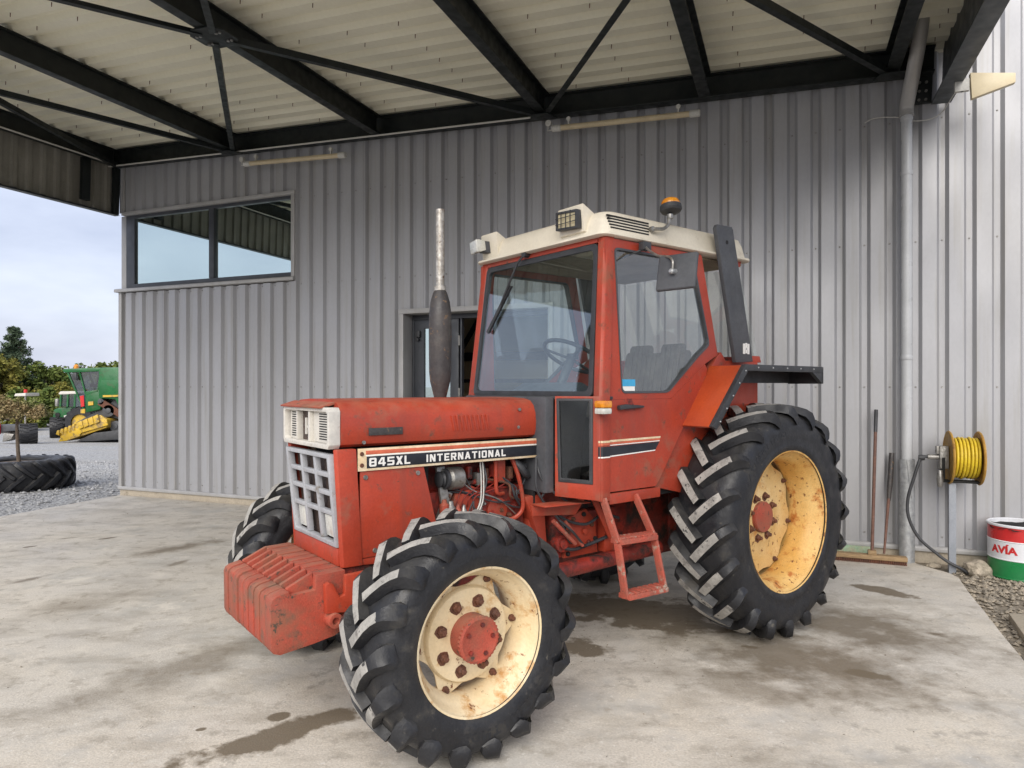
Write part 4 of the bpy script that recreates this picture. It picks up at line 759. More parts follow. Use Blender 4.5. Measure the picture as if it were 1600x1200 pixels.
# ---- cab
def leanL(sg): return lambda x, y, z: (x, y - sg * (z - 1.0) * .026, z)
fw = MB(); fw.prism([(1.535, -.41), (1.60, -.41), (1.605, .0), (1.60, .41), (1.535, .41)], 'z', 1.02, 1.572); fw.build('firewall_panel', 'charcoal', TR, .012)
for sg in (1, -1):
    # corner panel with quarter glass on the chamfer between firewall and front post
    P0, P1 = Vector((1.528, .412)), Vector((1.402, .655)); e = (P1 - P0); ln = e.length; e.normalize(); nn = Vector((e.y, -e.x))
    if nn.x < 0: nn = -nn
    def ch(u, w, z): q = P0 + e * u + nn * w; return (q.x, q.y * sg, z)
    O_ = [(0, 1.0), (ln, .99), (ln, 1.575), (0, 1.575)]; I1 = [(.022, 1.085), (ln - .045, 1.080), (ln - .045, 1.562), (.010, 1.562)]; I2 = [(.040, 1.108), (ln - .066, 1.102), (ln - .066, 1.547), (.028, 1.547)]
    mb = MB(); mb.ring(O_, I1, 'y', -.012, .006); cp = xf(mb, lambda u, w, z: ch(u, w, z)).build('corner_panel', 'red', TR, .003)
    mb = MB(); mb.ring(I1, I2, 'y', -.010, .012); xf(mb, lambda u, w, z: ch(u, w, z)).build('gasket', 'black', cp, .004)
    mb = MB(); mb.prism(I2, 'y', -.002, .003); xf(mb, lambda u, w, z: ch(u, w, z)).build('quarter_glass', 'glass_quarter', cp)
    # posts
    def S(pts, z): return [(t, l * sg, z) for t, l in pts]
    mb = MB(); mb.loft([S([(1.385, .585), (1.408, .60), (1.412, .648), (1.395, .662), (1.335, .662), (1.335, .585)], .985), S([(1.385, .585), (1.408, .60), (1.412, .648), (1.395, .662), (1.335, .662), (1.335, .585)], 1.56), S([(1.295, .535), (1.318, .55), (1.322, .597), (1.305, .61), (1.25, .612), (1.25, .535)], 2.50)]); mb.build('front_post', 'red', TR, .006)
    mb = MB(); mb.prism([(1.335, .962), (.90, .965), (.90, 1.024), (1.335, 1.022)], 'y', .60 * sg, .658 * sg); mb.build('door_sill', 'red', TR, .006)
    # door
    f = leanL(sg); yo, yi = .650 * sg, .618 * sg
    mb = MB(); mb.prism([(1.328, 1.032), (.935, 1.032), (.905, 1.06), (.655, 1.385), (.42, 1.700), (.405, 1.745), (.43, 1.775), (.775, 1.555), (1.328, 1.555)], 'y', yi, yo)
    go = [(1.328, 1.556), (.776, 1.556), (.431, 1.776), (.290, 1.84), (.440, 2.485), (1.328, 2.485)]
    gi = [(1.215, 1.590), (.800, 1.592), (.490, 1.826), (.375, 1.90), (.520, 2.435), (1.255, 2.435)]
    def rnd(P, r=.03, n=4):
        out = []
        for i, p in enumerate(P):
            a, b, c = Vector(P[i - 1]), Vector(p), Vector(P[(i + 1) % len(P)]); u, v = (a - b).normalized(), (c - b).normalized()
            for k in range(n + 1):
                t = k / n; q = (b + u * r) * (1 - t) ** 2 + b * 2 * t * (1 - t) + (b + v * r) * t ** 2; out.append((q.x, q.y))
        return out
    mb.ring(rnd(go, .012), rnd(gi, .035), 'y', yi, yo); dr = xf(mb, f).build('door', 'red', TR, ang=30)
    gk = [(t + (.012 if t < .8 else -.012) * (1 if z > 1.59 else .6), z + (.012 if z < 2 else -.012)) for t, z in gi]
    mb = MB(); mb.ring(rnd(gi, .035), rnd(gk, .032), 'y', yi - .002 * sg, yo + .004 * sg); xf(mb, f).build('door_gasket', 'charcoal', dr)
    mb = MB(); mb.prism(rnd(gk, .032), 'y', yo - .016 * sg, yo - .011 * sg); xf(mb, f).build('door_glass', 'glass_side', dr)
    y2 = yo + .0015 * sg
    def st(P, m, nm, w=.0015):
        mb = MB(); mb.prism(P, 'y', yo - .001 * sg, yo + w * sg); xf(mb, f).build(nm, m, dr)
    st([(1.322, 1.326), (.880, 1.330), (.884, 1.319), (1.322, 1.314)], 'decalcream', 'cream_stripe'); st([(1.322, 1.313), (.884, 1.318), (.890, 1.306), (1.322, 1.300)], 'decalorange', 'orange_stripe')
    st([(1.322, 1.299), (.890, 1.305), (.892, 1.300), (1.322, 1.294)], 'decalwhite', 'white_stripe'); st([(1.322, 1.290), (.893, 1.297), (.930, 1.252), (1.322, 1.238)], 'blackdecal', 'black_stripe', .0018); st([(1.322, 1.237), (.930, 1.251), (.934, 1.245), (1.322, 1.230)], 'decalwhite', 'white_stripe')
    mb = MB(); mb.prism([(1.255, 1.496), (1.255, 1.522), (1.20, 1.528), (1.05, 1.518), (1.05, 1.506), (1.20, 1.500)], 'y', yo, yo + .028 * sg); xf(mb, f).build('door_handle', 'black', dr, .005)
    mb = MB(); mb.prism([(1.10, 1.49), (1.13, 1.56), (1.17, 1.56), (1.19, 1.49)], 'y', yo - .002 * sg, yo + .001 * sg); xf(mb, f).build('handle_recess', 'red_dark', dr)
    if sg > 0:
        st([(1.222, 1.632), (1.095, 1.632), (1.095, 1.672), (1.222, 1.672)], 'stickerblue', 'window_sticker', -.006); st([(1.215, 1.605), (1.10, 1.605), (1.10, 1.631), (1.215, 1.631)], 'decalwhite', 'window_sticker', -.006)
        text('sticker_lettering', '24 000', .028, 'decalwhite', dr, (1.21, .6285, 1.652), (R(90), 0, R(180)), 1.1, .0005, ext=.0003)
    # stripe carried over the post
    for z0, z1, m in ((1.314, 1.326, 'decalcream'), (1.300, 1.313, 'decalorange'), (1.238, 1.292, 'blackdecal'), (1.229, 1.2365, 'decalwhite')):
        mb = MB(); mb.prism([(1.340, .6625 * sg), (1.396, .6625 * sg), (1.4125, .6485 * sg), (1.4095, .603 * sg), (1.4115, .603 * sg), (1.4145, .650 * sg), (1.397, .6645 * sg), (1.340, .6645 * sg)], 'z', z0, z1); mb.build('post_stripe', m, TR)
    # rear quarter: red panel, dark duct strip, glass
    mb = MB(); mb.prism([(.93, 1.026), (.655, 1.375), (.41, 1.70), (.30, 1.80), (-.20, 1.815), (-.20, .95), (.60, .95)], 'y', .575 * sg, .612 * sg); mb.build('rear_quarter_panel', 'red', TR, .006)
    mb = MB(); mb.prism([(.40, 1.70), (.285, 1.835), (.245, 1.86), (.19, 1.80), (.30, 1.70)], 'y', .60 * sg, .645 * sg); xf(mb, f).build('pillar_foot', 'red', TR, .006)
    mb = MB(); mb.prism([(.37, 2.66), (.355, 2.685), (.20, 2.69), (.185, 2.67), (-.045, 1.80), (.155, 1.79)], 'y', .645 * sg, .675 * sg)
    dp = mb.build('duct_strip', 'charcoal', TR, .005)
    mb = MB(); mb.cyl((.255, 0, 2.58), .014, .672 * sg, .6765 * sg, 'y', 12); mb.build('duct_hole', 'dark', dp)
    if sg > 0:
        for a, b, z0, z1 in ((.055, .075, 1.85, 1.92), (.005, .025, 1.85, 1.92), (.024, .056, 1.878, 1.892), (.032, .048, 1.855, 1.925)):
            mb = MB(); mb.box(a, b, .674, .679, z0, z1); mb.build('emblem', 'decalwhite', dp)
    mb = MB(); mb.prism([(.13, 2.455), (.0, 2.455), (-.215, 1.84), (-.08, 1.84)], 'y', .625 * sg, .630 * sg); xf(mb, f).build('rear_side_glass', 'glass_side', TR)
    mb = MB(); mb.prism([(.15, 2.455), (.15, 2.50), (-.03, 2.50), (-.01, 2.455)], 'y', .60 * sg, .634 * sg); xf(mb, f).build('rear_frame', 'red', TR, .004); mb = MB(); mb.prism([(-.06, 1.80), (-.06, 1.845), (-.225, 1.845), (-.24, 1.80)], 'y', .60 * sg, .634 * sg); xf(mb, f).build('rear_frame', 'red', TR, .004)
    # fender tray
    a_, b_ = .618, .838
    mb = MB(); mb.loft([[(.365, a_ * sg, 1.752), (.330, b_ * sg, 1.752), (.330, b_ * sg, 1.766), (.365, a_ * sg, 1.766)], [(.655, a_ * sg, 1.378), (.655, b_ * sg, 1.378), (.672, b_ * sg, 1.388), (.672, a_ * sg, 1.388)]]); fe = mb.build('fender_front', 'orange', TR, .004)
    mb = MB(); mb.box(-.60, .328, min(a_ * sg, b_ * sg), max(a_ * sg, b_ * sg), 1.752, 1.766); mb.build('fender_top', 'red', TR, .003)
    mb = MB(); mb.box(-.6002, .25, min(.6125 * sg, .617 * sg), max(.6125 * sg, .617 * sg), 1.655, 1.751); mb.build('fender_liner', 'black', TR)
    y0_, y1_ = sorted((.839 * sg, .872 * sg))
    mb = MB(); mb.box(-.60, .336, y0_, y1_, 1.730, 1.771); fr = mb.build('fender_rubber', 'black', TR, .003)
    mb = MB(); mb.prism([(.338, 1.771), (.676, 1.390), (.636, 1.370), (.312, 1.729), (.338, 1.729)], 'y', y0_ + .001, y1_ - .001); mb.build('fender_edge_strip', 'black', TR, .002)
    mb = MB(); mb.prism([(-.47, 1.7295), (-.598, 1.7295), (-.598, 1.652)], 'y', y0_ + .002, y1_ - .002); mb.box(-.612, -.6005, min(.606 * sg, .872 * sg), max(.606 * sg, .872 * sg), 1.650, 1.769); mb.build('fender_end_flap', 'black', TR, .002)
    mb = MB()
    for k in range(10):
        t, z = (.20 - k * .17, 1.752) if k < 5 else (.34 + (k - 5) * .066, 1.73 - (k - 5) * .078)
        mb.lathe([(.006, .872 * sg), (.004, .876 * sg)], 'y', (t, 0, z), 8)
    mb.build('fender_rivet', 'galv', fr, kind='stuff')
# windscreen
def ws(u, w, z): return (1.404 - (z - 1.575) * .102 + w, u, z)
WO = [(-.592, 1.572), (.592, 1.572), (.548, 2.462), (-.548, 2.462)]; WI = [(-.560, 1.602), (.556, 1.602), (.515, 2.428), (-.515, 2.428)]
mb = MB(); mb.ring(rnd(WO, .04), rnd(WI, .04), 'y', -.02, .006); wg = xf(mb, ws).build('windscreen_gasket', 'black', TR, .002)
mb = MB(); mb.prism(rnd(WI, .04), 'y', -.008, -.003); xf(mb, ws).build('windscreen', 'glass_front', wg)
mb = MB(); mb.prism([(-.545, 2.463), (.545, 2.463), (.545, 2.502), (-.545, 2.502)], 'y', -.05, .008); xf(mb, ws).build('windscreen_header', 'red', TR, .004)
mb = MB(); mb.prism([(1.53, -.405), (1.53, .405), (1.40, .650), (1.30, .650), (1.30, -.650), (1.40, -.650)], 'z', 1.556, 1.574); mb.build('scuttle', 'black', TR, .004)
mb = MB(); mb.box(1.10, 1.33, -.62, .62, .985, 1.03); mb.box(-.2, 1.1, -.57, .57, .96, 1.03); mb.build('cab_floor', 'dark', TR)
# roof
def rrect(t0, t1, l, r, z, n=6):
    P = []
    for cx_, cy_, a0 in ((t1 - r, l - r, 0), (t0 + r, l - r, 90), (t0 + r, -l + r, 180), (t1 - r, -l + r, 270)):
        for k in range(n + 1): a = R(a0 + 90 * k / n); P.append((cx_ + r * math.cos(a), cy_ + r * math.sin(a), z))
    return P
mb = MB(); mb.loft([rrect(-.095, 1.350, .630, .05, 2.492), rrect(-.10, 1.365, .640, .06, 2.500), rrect(-.10, 1.360, .636, .06, 2.514), rrect(-.085, 1.325, .612, .06, 2.52), rrect(-.085, 1.300, .588, .06, 2.60), rrect(-.075, 1.275, .566, .06, 2.648), rrect(-.05, 1.23, .525, .07, 2.668), rrect(.2, 1.0, .35, .1, 2.68)])
rf = mb.build('cab_roof', 'roofcream', TR, ang=40)
for k in range(5):
    z = 2.545 + k * .0185; y = .6125 - (z - 2.52) * .30
    mb = MB(); mb.box(.945 - k * .006, 1.272 + k * .002, y - .010, y + .0015, z, z + .0085); mb.build('vent_slot', 'dark', rf)
mb = MB(); mb.box(-.09, 1.29, -.55, .55, 2.476, 2.488); mb.build('headliner', 'headliner', TR)
# work lamps in cream hoods
mb = MB(); mb.prism([(1.22, 2.645), (1.345, 2.708), (1.352, 2.70), (1.335, 2.545), (1.28, 2.53), (1.22, 2.60)], 'y', .235, .452); wl = mb.build('work_lamp_hood', 'roofcream', TR, .006)
mb = MB(); mb.ring([(.252, 2.572), (.436, 2.560), (.436, 2.672), (.252, 2.684)], [(.266, 2.586), (.422, 2.574), (.422, 2.658), (.266, 2.670)], 'x', 1.34, 1.385); mb.build('work_lamp_bezel', 'black', wl, .004)
mb = MB(); mb.prism([(.262, 2.582), (.426, 2.570), (.426, 2.662), (.262, 2.674)], 'x', 1.345, 1.375); mb.build('work_lamp_lens', 'lensyellow', wl)
mb = MB()
for k in range(3): l = .305 + k * .04; mb.bar((1.388, l, 2.57), (1.388, l, 2.675), .004, .004, up=(1, 0, 0))
for z in (2.605, 2.64): mb.bar((1.388, .255, z), (1.388, .433, z), .004, .004)
mb.build('work_lamp_guard', 'black', wl)
mb = MB(); mb.prism([(1.22, 2.645), (1.330, 2.70), (1.336, 2.69), (1.32, 2.53), (1.27, 2.53), (1.22, 2.60)], 'y', -.60, -.42); wl = mb.build('work_lamp_hood', 'roofcream', TR, .006)
mb = MB(); mb.lathe([(.050, -.02), (.066, .03), (.066, .05), (.060, .055)], 'x', (0, 0, 0), 4)
xf(mb, lambda x, y, z: (x, (y * .72 - z * .72) * 1.35, (y * .72 + z * .72) * .9)); mb.build('work_lamp', 'lens', wl, .005, loc=(1.37, -.56, 2.61), rot=(0, R(8), R(-14)))
mb = MB(); mb.bar((1.30, -.52, 2.60), (1.37, -.56, 2.61), .06, .08); mb.build('work_lamp_bracket', 'black', wl, .004)
# beacon
bp_ = [(.925, .612, 2.585), (.905, .63, 2.585), (.86, .635, 2.590), (.82, .63, 2.605), (.785, .625, 2.635), (.77, .62, 2.675)]
mb = MB(); mb.tube(catmull(bp_), .011, 8); bc = mb.build('beacon_stalk', 'steel', TR); mb = MB(); mb.lathe([(.02, 0), (.02, .028)], 'z', (.765, .62, 2.67), 12); mb.cyl((.925, 0, 2.585), .016, .60, .625); mb.build('beacon_clamp', 'steel', bc, .003)
mb = MB(); mb.lathe([(.025, -.012), (.060, 0), (.068, .012), (.066, .038), (.058, .042)], 'z', (0, 0, 0), 28); mb.build('beacon_base', 'black', bc, loc=(.755, .62, 2.715), rot=(R(10), R(-6), 0))
mb = MB(); mb.lathe([(.056, .042), (.058, .058), (.050, .074), (.03, .083), (.004, .085)], 'z', (0, 0, 0), 28); mb.build('beacon_lens', 'amber', bc, loc=(.755, .62, 2.715), rot=(R(10), R(-6), 0), ang=60)
# mirror
mb = MB(); mb.box(-.016, .012, -.115, .115, -.105, .105); mr_ = mb.build('mirror', 'charcoal', TR, .022, loc=(1.11, .95, 2.262), rot=(R(1), R(-15), R(14)), seg=3)
mb = MB(); mb.tube(catmull([(1.035, .655, 2.462), (1.06, .70, 2.43), (1.09, .80, 2.375), (1.12, .90, 2.35), (1.135, .94, 2.32), (1.135, .94, 2.27)]), .0075, 8); mb.build('mirror_arm', 'steel', TR)
mb = MB(); mb.box(1.00, 1.065, .63, .675, 2.435, 2.485); mb.build('mirror_mount', 'black', TR, .006); mb = MB(); mb.lathe([(.016, -.01), (.016, .03), (.008, .04)], 'x', (1.125, .945, 2.262), 12); mb.build('mirror_knuckle', 'galv', TR)
mb = MB(); mb.tube([(1.03, .66, 2.45), (1.18, .54, 2.37), (1.26, .50, 2.33)], .006, 6); mb.build('interior_rod', 'black', TR)
# wiper
mb = MB(); mb.tube([ws(-.09, .03, 2.50), ws(-.15, .045, 2.44), ws(-.27, .03, 2.27), ws(-.33, .022, 2.18)], .0075, 8); mb.lathe([(.022, 0), (.022, .05)], 'x', (1.31, -.09, 2.49), 12); wpr = mb.build('wiper_arm', 'black', TR)
mb = MB(); mb.bar(ws(-.245, .018, 2.30), ws(-.46, .018, 2.0), .010, .022); mb.bar(ws(-.24, .008, 2.30), ws(-.46, .008, 2.0), .018, .006); mb.build('wiper_blade', 'black', wpr)
# indicator on the post
mb = MB(); mb.box(1.395, 1.465, .665, .735, 1.478, 1.512); iw = mb.build('side_lamp', 'lens', TR, .010); mb = MB(); mb.box(1.394, 1.466, .664, .736, 1.513, 1.553); mb.build('indicator_lens', 'amber', iw, .010); mb = MB(); mb.box(1.39, 1.43, .655, .67, 1.48, 1.55); mb.build('indicator_base', 'red', iw, .003)
# cab interior
mb = MB(); mb.prism([(1.22, 1.03), (1.39, 1.03), (1.39, 1.555), (1.20, 1.66), (1.12, 1.62), (1.18, 1.4)], 'y', -.30, .30); mb.build('dashboard', 'charcoal', TR, .02)
mb = MB(); mb.tube([(1.20, 0, 1.5), (1.03, 0, 1.80)], .03, 12); sc = mb.build('steering_column', 'black', TR)
mb = MB(); C_ = Vector((1.01, 0, 1.83)); n_ = Vector((.50, 0, -.86)).normalized(); a1 = Vector((0, 1, 0)); a2 = n_.cross(a1)
mb.tube([C_ + (a1 * math.cos(t) + a2 * math.sin(t)) * .205 for t in (2 * math.pi * k / 36 for k in range(37))], .014, 8, caps=False)
for t in (.5, 2.6, 4.7): mb.tube([C_ + n_ * .02, C_ + (a1 * math.cos(t) + a2 * math.sin(t)) * .2], .010, 6)
mb.lathe([(.04, -.02), (.04, .02)], 'z', tuple(C_), 14); mb.build('steering_wheel', 'black', sc)
mb = MB(); mb.box(.22, .68, -.24, .24, 1.40, 1.52); mb.box(.3, .6, -.12, .12, 1.03, 1.40); stt = mb.build('seat', 'seat', TR, .04, seg=3)
mb = MB()
for k in range(13):
    y = -.26 + k * .0435; top_ = 1.93 - .05 * math.cos((k - 6) / 6 * 3.14) * (1 if abs(k - 6) < 6 else 1)
    top_ = 1.94 - (.06 if abs(k - 6) < 2 else 0) - (.05 if abs(k - 6) > 5 else 0)
    mb.prism([(.28, 1.46), (.20, 1.46), (.11, top_ - .02), (.13, top_), (.17, top_), (.19, top_ - .02)], 'y', y - .0205, y + .0205)
mb.build('seat_back', 'seat', stt, .010)
mb = MB(); mb.prism([(-.045, 2.455), (-.05, 2.455), (-.235, 1.85), (-.23, 1.85)], 'y', -.56, .56); mb.build('rear_glass', 'glass_side', TR)
mb = MB(); mb.prism([(-.235, 1.848), (-.205, 1.848), (-.20, 1.03), (-.235, 1.03)], 'y', -.575, .575); mb.build('cab_rear_panel', 'red_dark', TR)
mb = MB(); mb.box(.9, 1.15, -.50, -.33, 1.03, 1.55); mb.box(.0, .7, -.57, -.33, 1.03, 1.5); mb.box(.0, .75, .36, .57, 1.03, 1.48); mb.build('side_console', 'charcoal', TR, .02)
# ladder
F_ = [(1.385, .655, 1.0), (1.385, .765, .770), (1.375, .815, .478)]; B_ = [(1.125, .655, 1.0), (1.085, .765, .760), (1.055, .815, .468)]
mb = MB()
for P in (F_, B_):
    for p, q in zip(P, P[1:]): mb.bar(p, q, .018, .045, up=(0, 1, .2)); 
lad = mb.build('ladder_rail', 'red_step', TR, .004)
for i in (1, 2):
    p, q = Vector(F_[i]), Vector(B_[i]); mb = MB(); mb.bar(p + Vector((0, -.01, .01)), q + Vector((0, -.01, .01)), .085, .028)
    n = 7
    for k in range(n):
        c = p.lerp(q, (k + .5) / n); mb.box(c.x - .016, c.x + .016, c.y - .05, c.y + .03, c.z + .024, c.z + .034)
    mb.build('ladder_step', 'red_step', lad, .003)

# more clutter round the engine and gearbox
rq = random.Random(9)
for k in range(9):
    t = 1.66 + .055 * k; z = 1.19 - .02 * (k % 3); mb = MB(); mb.box(t, t + .03, .205, .245 + .012 * (k % 2), z - .07, z); mb.build('manifold_lug', ('red_dark', 'rust', 'steel')[k % 3], eng, .004)
for k in range(10):
    t0, z0 = rq.uniform(1.62, 2.2), rq.uniform(1.05, 1.21); t1, z1 = rq.uniform(1.6, 2.2), rq.uniform(.85, 1.0)
    mb = MB(); mb.tube(catmull([(t0, .24, z0), ((t0 * 2 + t1) / 3 + rq.uniform(-.06, .06), .27, (z0 + z1) / 2 + .03), ((t0 + t1 * 2) / 3, .28, (z0 + z1) / 2 - .04), (t1, .25, z1)]), rq.choice((.004, .005, .007)), 6); mb.build('engine_wire', rq.choice(('black', 'black', 'red_dark', 'rust', 'steel')), eng)
for k in range(12):
    t, z = rq.uniform(1.62, 2.15), rq.uniform(.84, 1.04); mb = MB(); mb.lathe([(.013, .235), (.013, .255), (.007, .256), (.007, .268)], 'y', (t, 0, z), 6); mb.build('engine_bolt', rq.choice(('rust', 'steel', 'red_dark')), eng)
for k in range(9):
    t, z = rq.uniform(.98, 1.46), rq.uniform(.62, .86); mb = MB(); mb.lathe([(.014, .30), (.014, .338), (.008, .346)], 'y', (t, 0, z), 6); mb.build('gearbox_bolt', rq.choice(('rust', 'red_dark', 'dark')), tm)
mb = MB(); mb.tube(catmull([(1.50, .33, .92), (1.40, .36, .84), (1.25, .38, .80), (1.10, .37, .84), (.95, .36, .80)]), .009, 8); mb.build('hydraulic_hose', 'black', tm)
mb = MB(); mb.tube(catmull([(1.46, .34, .70), (1.36, .37, .66), (1.2, .36, .67), (1.05, .37, .70)]), .011, 8); mb.build('hydraulic_hose', 'black', tm)
mb = MB(); mb.bar((1.24, .42, .98), (1.06, .40, .70), .04, .012, up=(0, 1, 0)); mb.build('brake_link', 'red', tm, .003)
mb = MB(); mb.cyl((1.42, 0, .70), .05, .30, .36, 'y', 20); mb.cyl((1.42, 0, .70), .03, .36, .375, 'y', 16); mb.build('oil_filter', 'red_dark', tm, .004)

# ---------------------------------------------------------------- things along the wall (local x along the wall, -y towards the camera)
def wthing(name, s, d, label, cat, group=None): return tag(empty(name, WP(s, d), -WA), label, cat, group)
o = wthing('downpipe', 10.375, .10, 'pale grey downpipe bending from the canopy down the wall', 'pipe')
mb = MB(); mb.tube(catmull([(.045, -.50, 4.95), (.045, -.47, 4.78), (.035, -.33, 4.60), (.012, -.10, 4.36), (0, .0, 4.24), (0, 0, 4.15)], 5), .062, 20); mb.build('elbow', 'trim', o, ang=50)
mb = MB(); mb.tube([(0, 0, 4.16), (0, 0, 2.5), (0, 0, .8)], .047, 24); mb.build('pipe', 'pvc', o, ang=50)
for z in (4.13, 3.62, 1.9):
    mb = MB(); mb.lathe([(.051, z - .02), (.053, z - .012), (.053, z + .012), (.051, z + .02)], 'z', (0, 0, 0), 24); mb.build('collar', 'pvc', o)
mb = MB(); mb.lathe([(.066, 0), (.066, .955), (.060, .955), (.060, .6)], 'z', (0, -.012, 0), 26); mb.tube([(-.01, -.080, .95), (.01, -.0805, .75), (.03, -.075, .60)], .003, 5); tag(mb.build('guard_sleeve', 'galv', None, loc=WP(10.375, .10), rot=(0, 0, -WA), ang=50), 'dull galvanised sleeve around the foot of the downpipe', 'sleeve')
o = wthing('antenna', 10.79, .5, 'cream wedge shaped antenna fixed to the end of the canopy girder', 'antenna')
mb = MB(); mb.prism([(0, 4.31), (.325, 4.255), (.325, 4.175), (.012, 4.085)], 'y', -.03, .03); mb.build('housing', 'antenna', o, .008)
mb = MB(); mb.box(-.11, -.002, -.02, .02, 4.165, 4.27); mb.build('bracket_clamp', 'conduit', o, .004)
mb = MB(); mb.tube([(-.055, 0, 4.165), (-.055, 0, 4.38)], .012, 8); mb.box(-.10, .0, -.05, .05, 4.34, 4.352); mb.build('mounting_rod', 'galv', o)
mb = MB(); mb.tube(catmull([WP(10.03, .04, 4.16), WP(10.12, .05, 4.19), WP(10.30, .07, 4.165), WP(10.45, .07, 4.11), WP(10.58, .06, 4.115), WP(10.66, .1, 4.15), WP(10.70, .3, 4.2), WP(10.72, .48, 4.22)], 6), .0045, 6); tag(mb.build('cable', 'conduit', None), 'thin white cable drooping across the wall behind the downpipe', 'cable')
# broom
o = wthing('yard_broom', 10.07, .27, 'wide wooden push broom lying at the wall with brown upright handle', 'broom')
mb = MB(); mb.box(-.53, .285, -.045, .045, .035, .075); mb.build('head', 'wood', o, .006)
mb = MB()
for k in range(54):
    for j in range(3): x = -.52 + k * .0149; mb.box(x, x + .010, -.035 + j * .024, -.019 + j * .024, .0, .036)
mb.build('bristles', 'rust', o, kind='stuff')
mb = MB(); mb.tube([(0, .0, .07), (.03, .11, .8), (.055, .20, 1.40)], .0145, 12); hd = mb.build('handle', 'handle', o); mb = MB(); mb.tube([(.0465, .170, 1.20), (.0555, .2016, 1.41)], .0165, 12); mb.build('grip', 'black', hd)
mb = MB(); mb.box(-.035, .035, -.03, .03, .075, .115); mb.build('socket', 'wood', o, .006)
o = wthing('tool_handle', 10.175, .22, 'shorter dark handle leaning on the wall between the broom and downpipe', 'handle')
mb = MB(); mb.tube([(0, 0, .078), (.045, .08, .55), (.055, .10, .62)], [.010, .014, .016], 12); mb.build('shaft', 'handle', o); mb = MB(); mb.tube([(.048, .088, .56), (.06, .115, .7), (.085, .175, 1.0)], [.017, .024, .022], 12); mb.build('wrapped_grip', 'muffler', o)
mb = MB(); mb.box(-.17, .17, -.012, .012, .0, .10); tag(mb.build('board', 'greenboard', None, .004, loc=WP(9.93, .06), rot=(R(-6), 0, -WA)), 'flaking green board leaning on the wall base behind the broom', 'board')
# hose reel
o = wthing('hose_reel', 10.70, .30, 'ochre hose reel on a post wound with bright yellow hose', 'hose reel')
mb = MB(); mb.box(-.028, .028, -.028, .028, -.03, .78); mb.build('post', 'post', o, .004)
mb = MB(); mb.box(-.07, .20, -.05, .05, .78, .80); mb.box(-.085, -.06, -.05, .05, .80, 1.0); mb.build('cradle', 'dark', o, .003)
RC = (0, 0, 1.0)
for x in (-.02, .205):
    mb = MB(); mb.lathe([(.06, x - .004), (.215, x - .004), (.232, x - .012), (.238, x - .004), (.232, x + .006), (.215, x + .004), (.06, x + .004)], 'x', RC, 40); fl_ = mb.build('flange', 'reel', o, ang=40)
mb = MB(); mb.cyl(RC, .09, -.02, .205, 'x', 24); mb.build('drum', 'reel', o)
mb = MB(); P = []
for ly, (r, n) in enumerate(((.105, 8), (.128, 8), (.151, 8), (.172, 7))):
    for k in range(n * 20 + 1):
        t = 2 * math.pi * k / 20; x = .0 + (k / 20) * (.19 / n); x = x if ly % 2 == 0 else .19 - x
        q = r + .006 * math.sin(t * .37 + ly); P.append((RC[0] + x, RC[1] + q * math.cos(t), RC[2] + q * math.sin(t)))
mb.tube(P, .0118, 7); mb.build('wound_hose', 'hoseyellow', o, ang=60)
mb = MB(); mb.box(-.10, -.03, -.045, .045, .90, 1.10); mb.box(-.125, -.10, -.035, .035, 1.03, 1.10); mb.cyl((0, 0, 1.0), .024, -.19, -.03, 'x', 14); mb.lathe([(.02, -.10), (.03, -.03), (.02, .05)], 'z', (-.10, -.05, .84), 10); mb.build('swivel_housing', 'steel', o, .008)
mb = MB(); mb.tube(catmull([(-.19, 0, 1.0), (-.235, 0, .995), (-.26, -.01, .94), (-.30, -.02, .80), (-.345, -.02, .62), (-.34, -.02, .45), (-.26, -.02, .27), (-.12, -.04, .14), (-.03, -.06, .075), (.06, -.06, .03), (.13, -.04, -.02)], 7), .0135, 10); mb.lathe([(.022, -.025), (.028, 0), (.022, .025)], 'x', (-.235, 0, .99), 12); tag(mb.build('supply_hose', 'black', None, loc=o.location, rot=o.rotation_euler, ang=60), 'black supply hose hanging in a loop left of the reel post', 'hose')
# drum
o = wthing('oil_drum', 11.21, .262, 'cut down oil drum with red white and green bands lettered AVIA', 'drum'); o.location.z = -.01
rd = .232
def band(z0, z1, m, nm, extra=()):
    mb = MB(); mb.lathe([(rd, z0), (rd, z1)], 'z', (0, 0, 0), 64); mb2 = MB(); mb2.loft([[(rd * math.cos(t), rd * math.sin(t), z) for t in (2 * math.pi * k / 64 for k in range(64))] for z in (z0, z1)], caps=False); return mb2.build(nm, m, o, ang=60)
band(.0, .165, 'dgreen', 'green_band'); band(.165, .32, 'dwhite', 'white_band'); band(.32, .445, 'dred', 'red_band')
for z, m in ((.32, 'dwhite'), (.165, 'dwhite'), (.01, 'dgreen')):
    mb = MB(); mb.lathe([(rd - .004, z - .012), (rd + .004, z), (rd - .004, z + .012)], 'z', (0, 0, 0), 64, close=True); mb.build('hoop', m, o)
mb = MB(); mb.lathe([(rd - .002, .438), (rd + .008, .443), (rd + .008, .457), (rd - .002, .463), (rd - .014, .457), (rd - .012, .41)], 'z', (0, 0, 0), 64, close=True); mb.build('rim_hoop', 'dwhite', o)
mb = MB(); P = []
for k in range(24):
    for j in range(24):
        x, y = -rd + 2 * rd * k / 23, -rd + 2 * rd * j / 23; P.append((x, y, .428 + .02 * noise.noise((x * 14, y * 14, 3))))
mb.v = P
for k in range(23):
    for j in range(23):
        x, y = -rd + 2 * rd * (k + .5) / 23, -rd + 2 * rd * (j + .5) / 23
        if x * x + y * y < (rd + .012) ** 2: mb.face((k * 24 + j, k * 24 + j + 1, (k + 1) * 24 + j + 1, (k + 1) * 24 + j))
mb.build('soil_fill', 'dark', o)
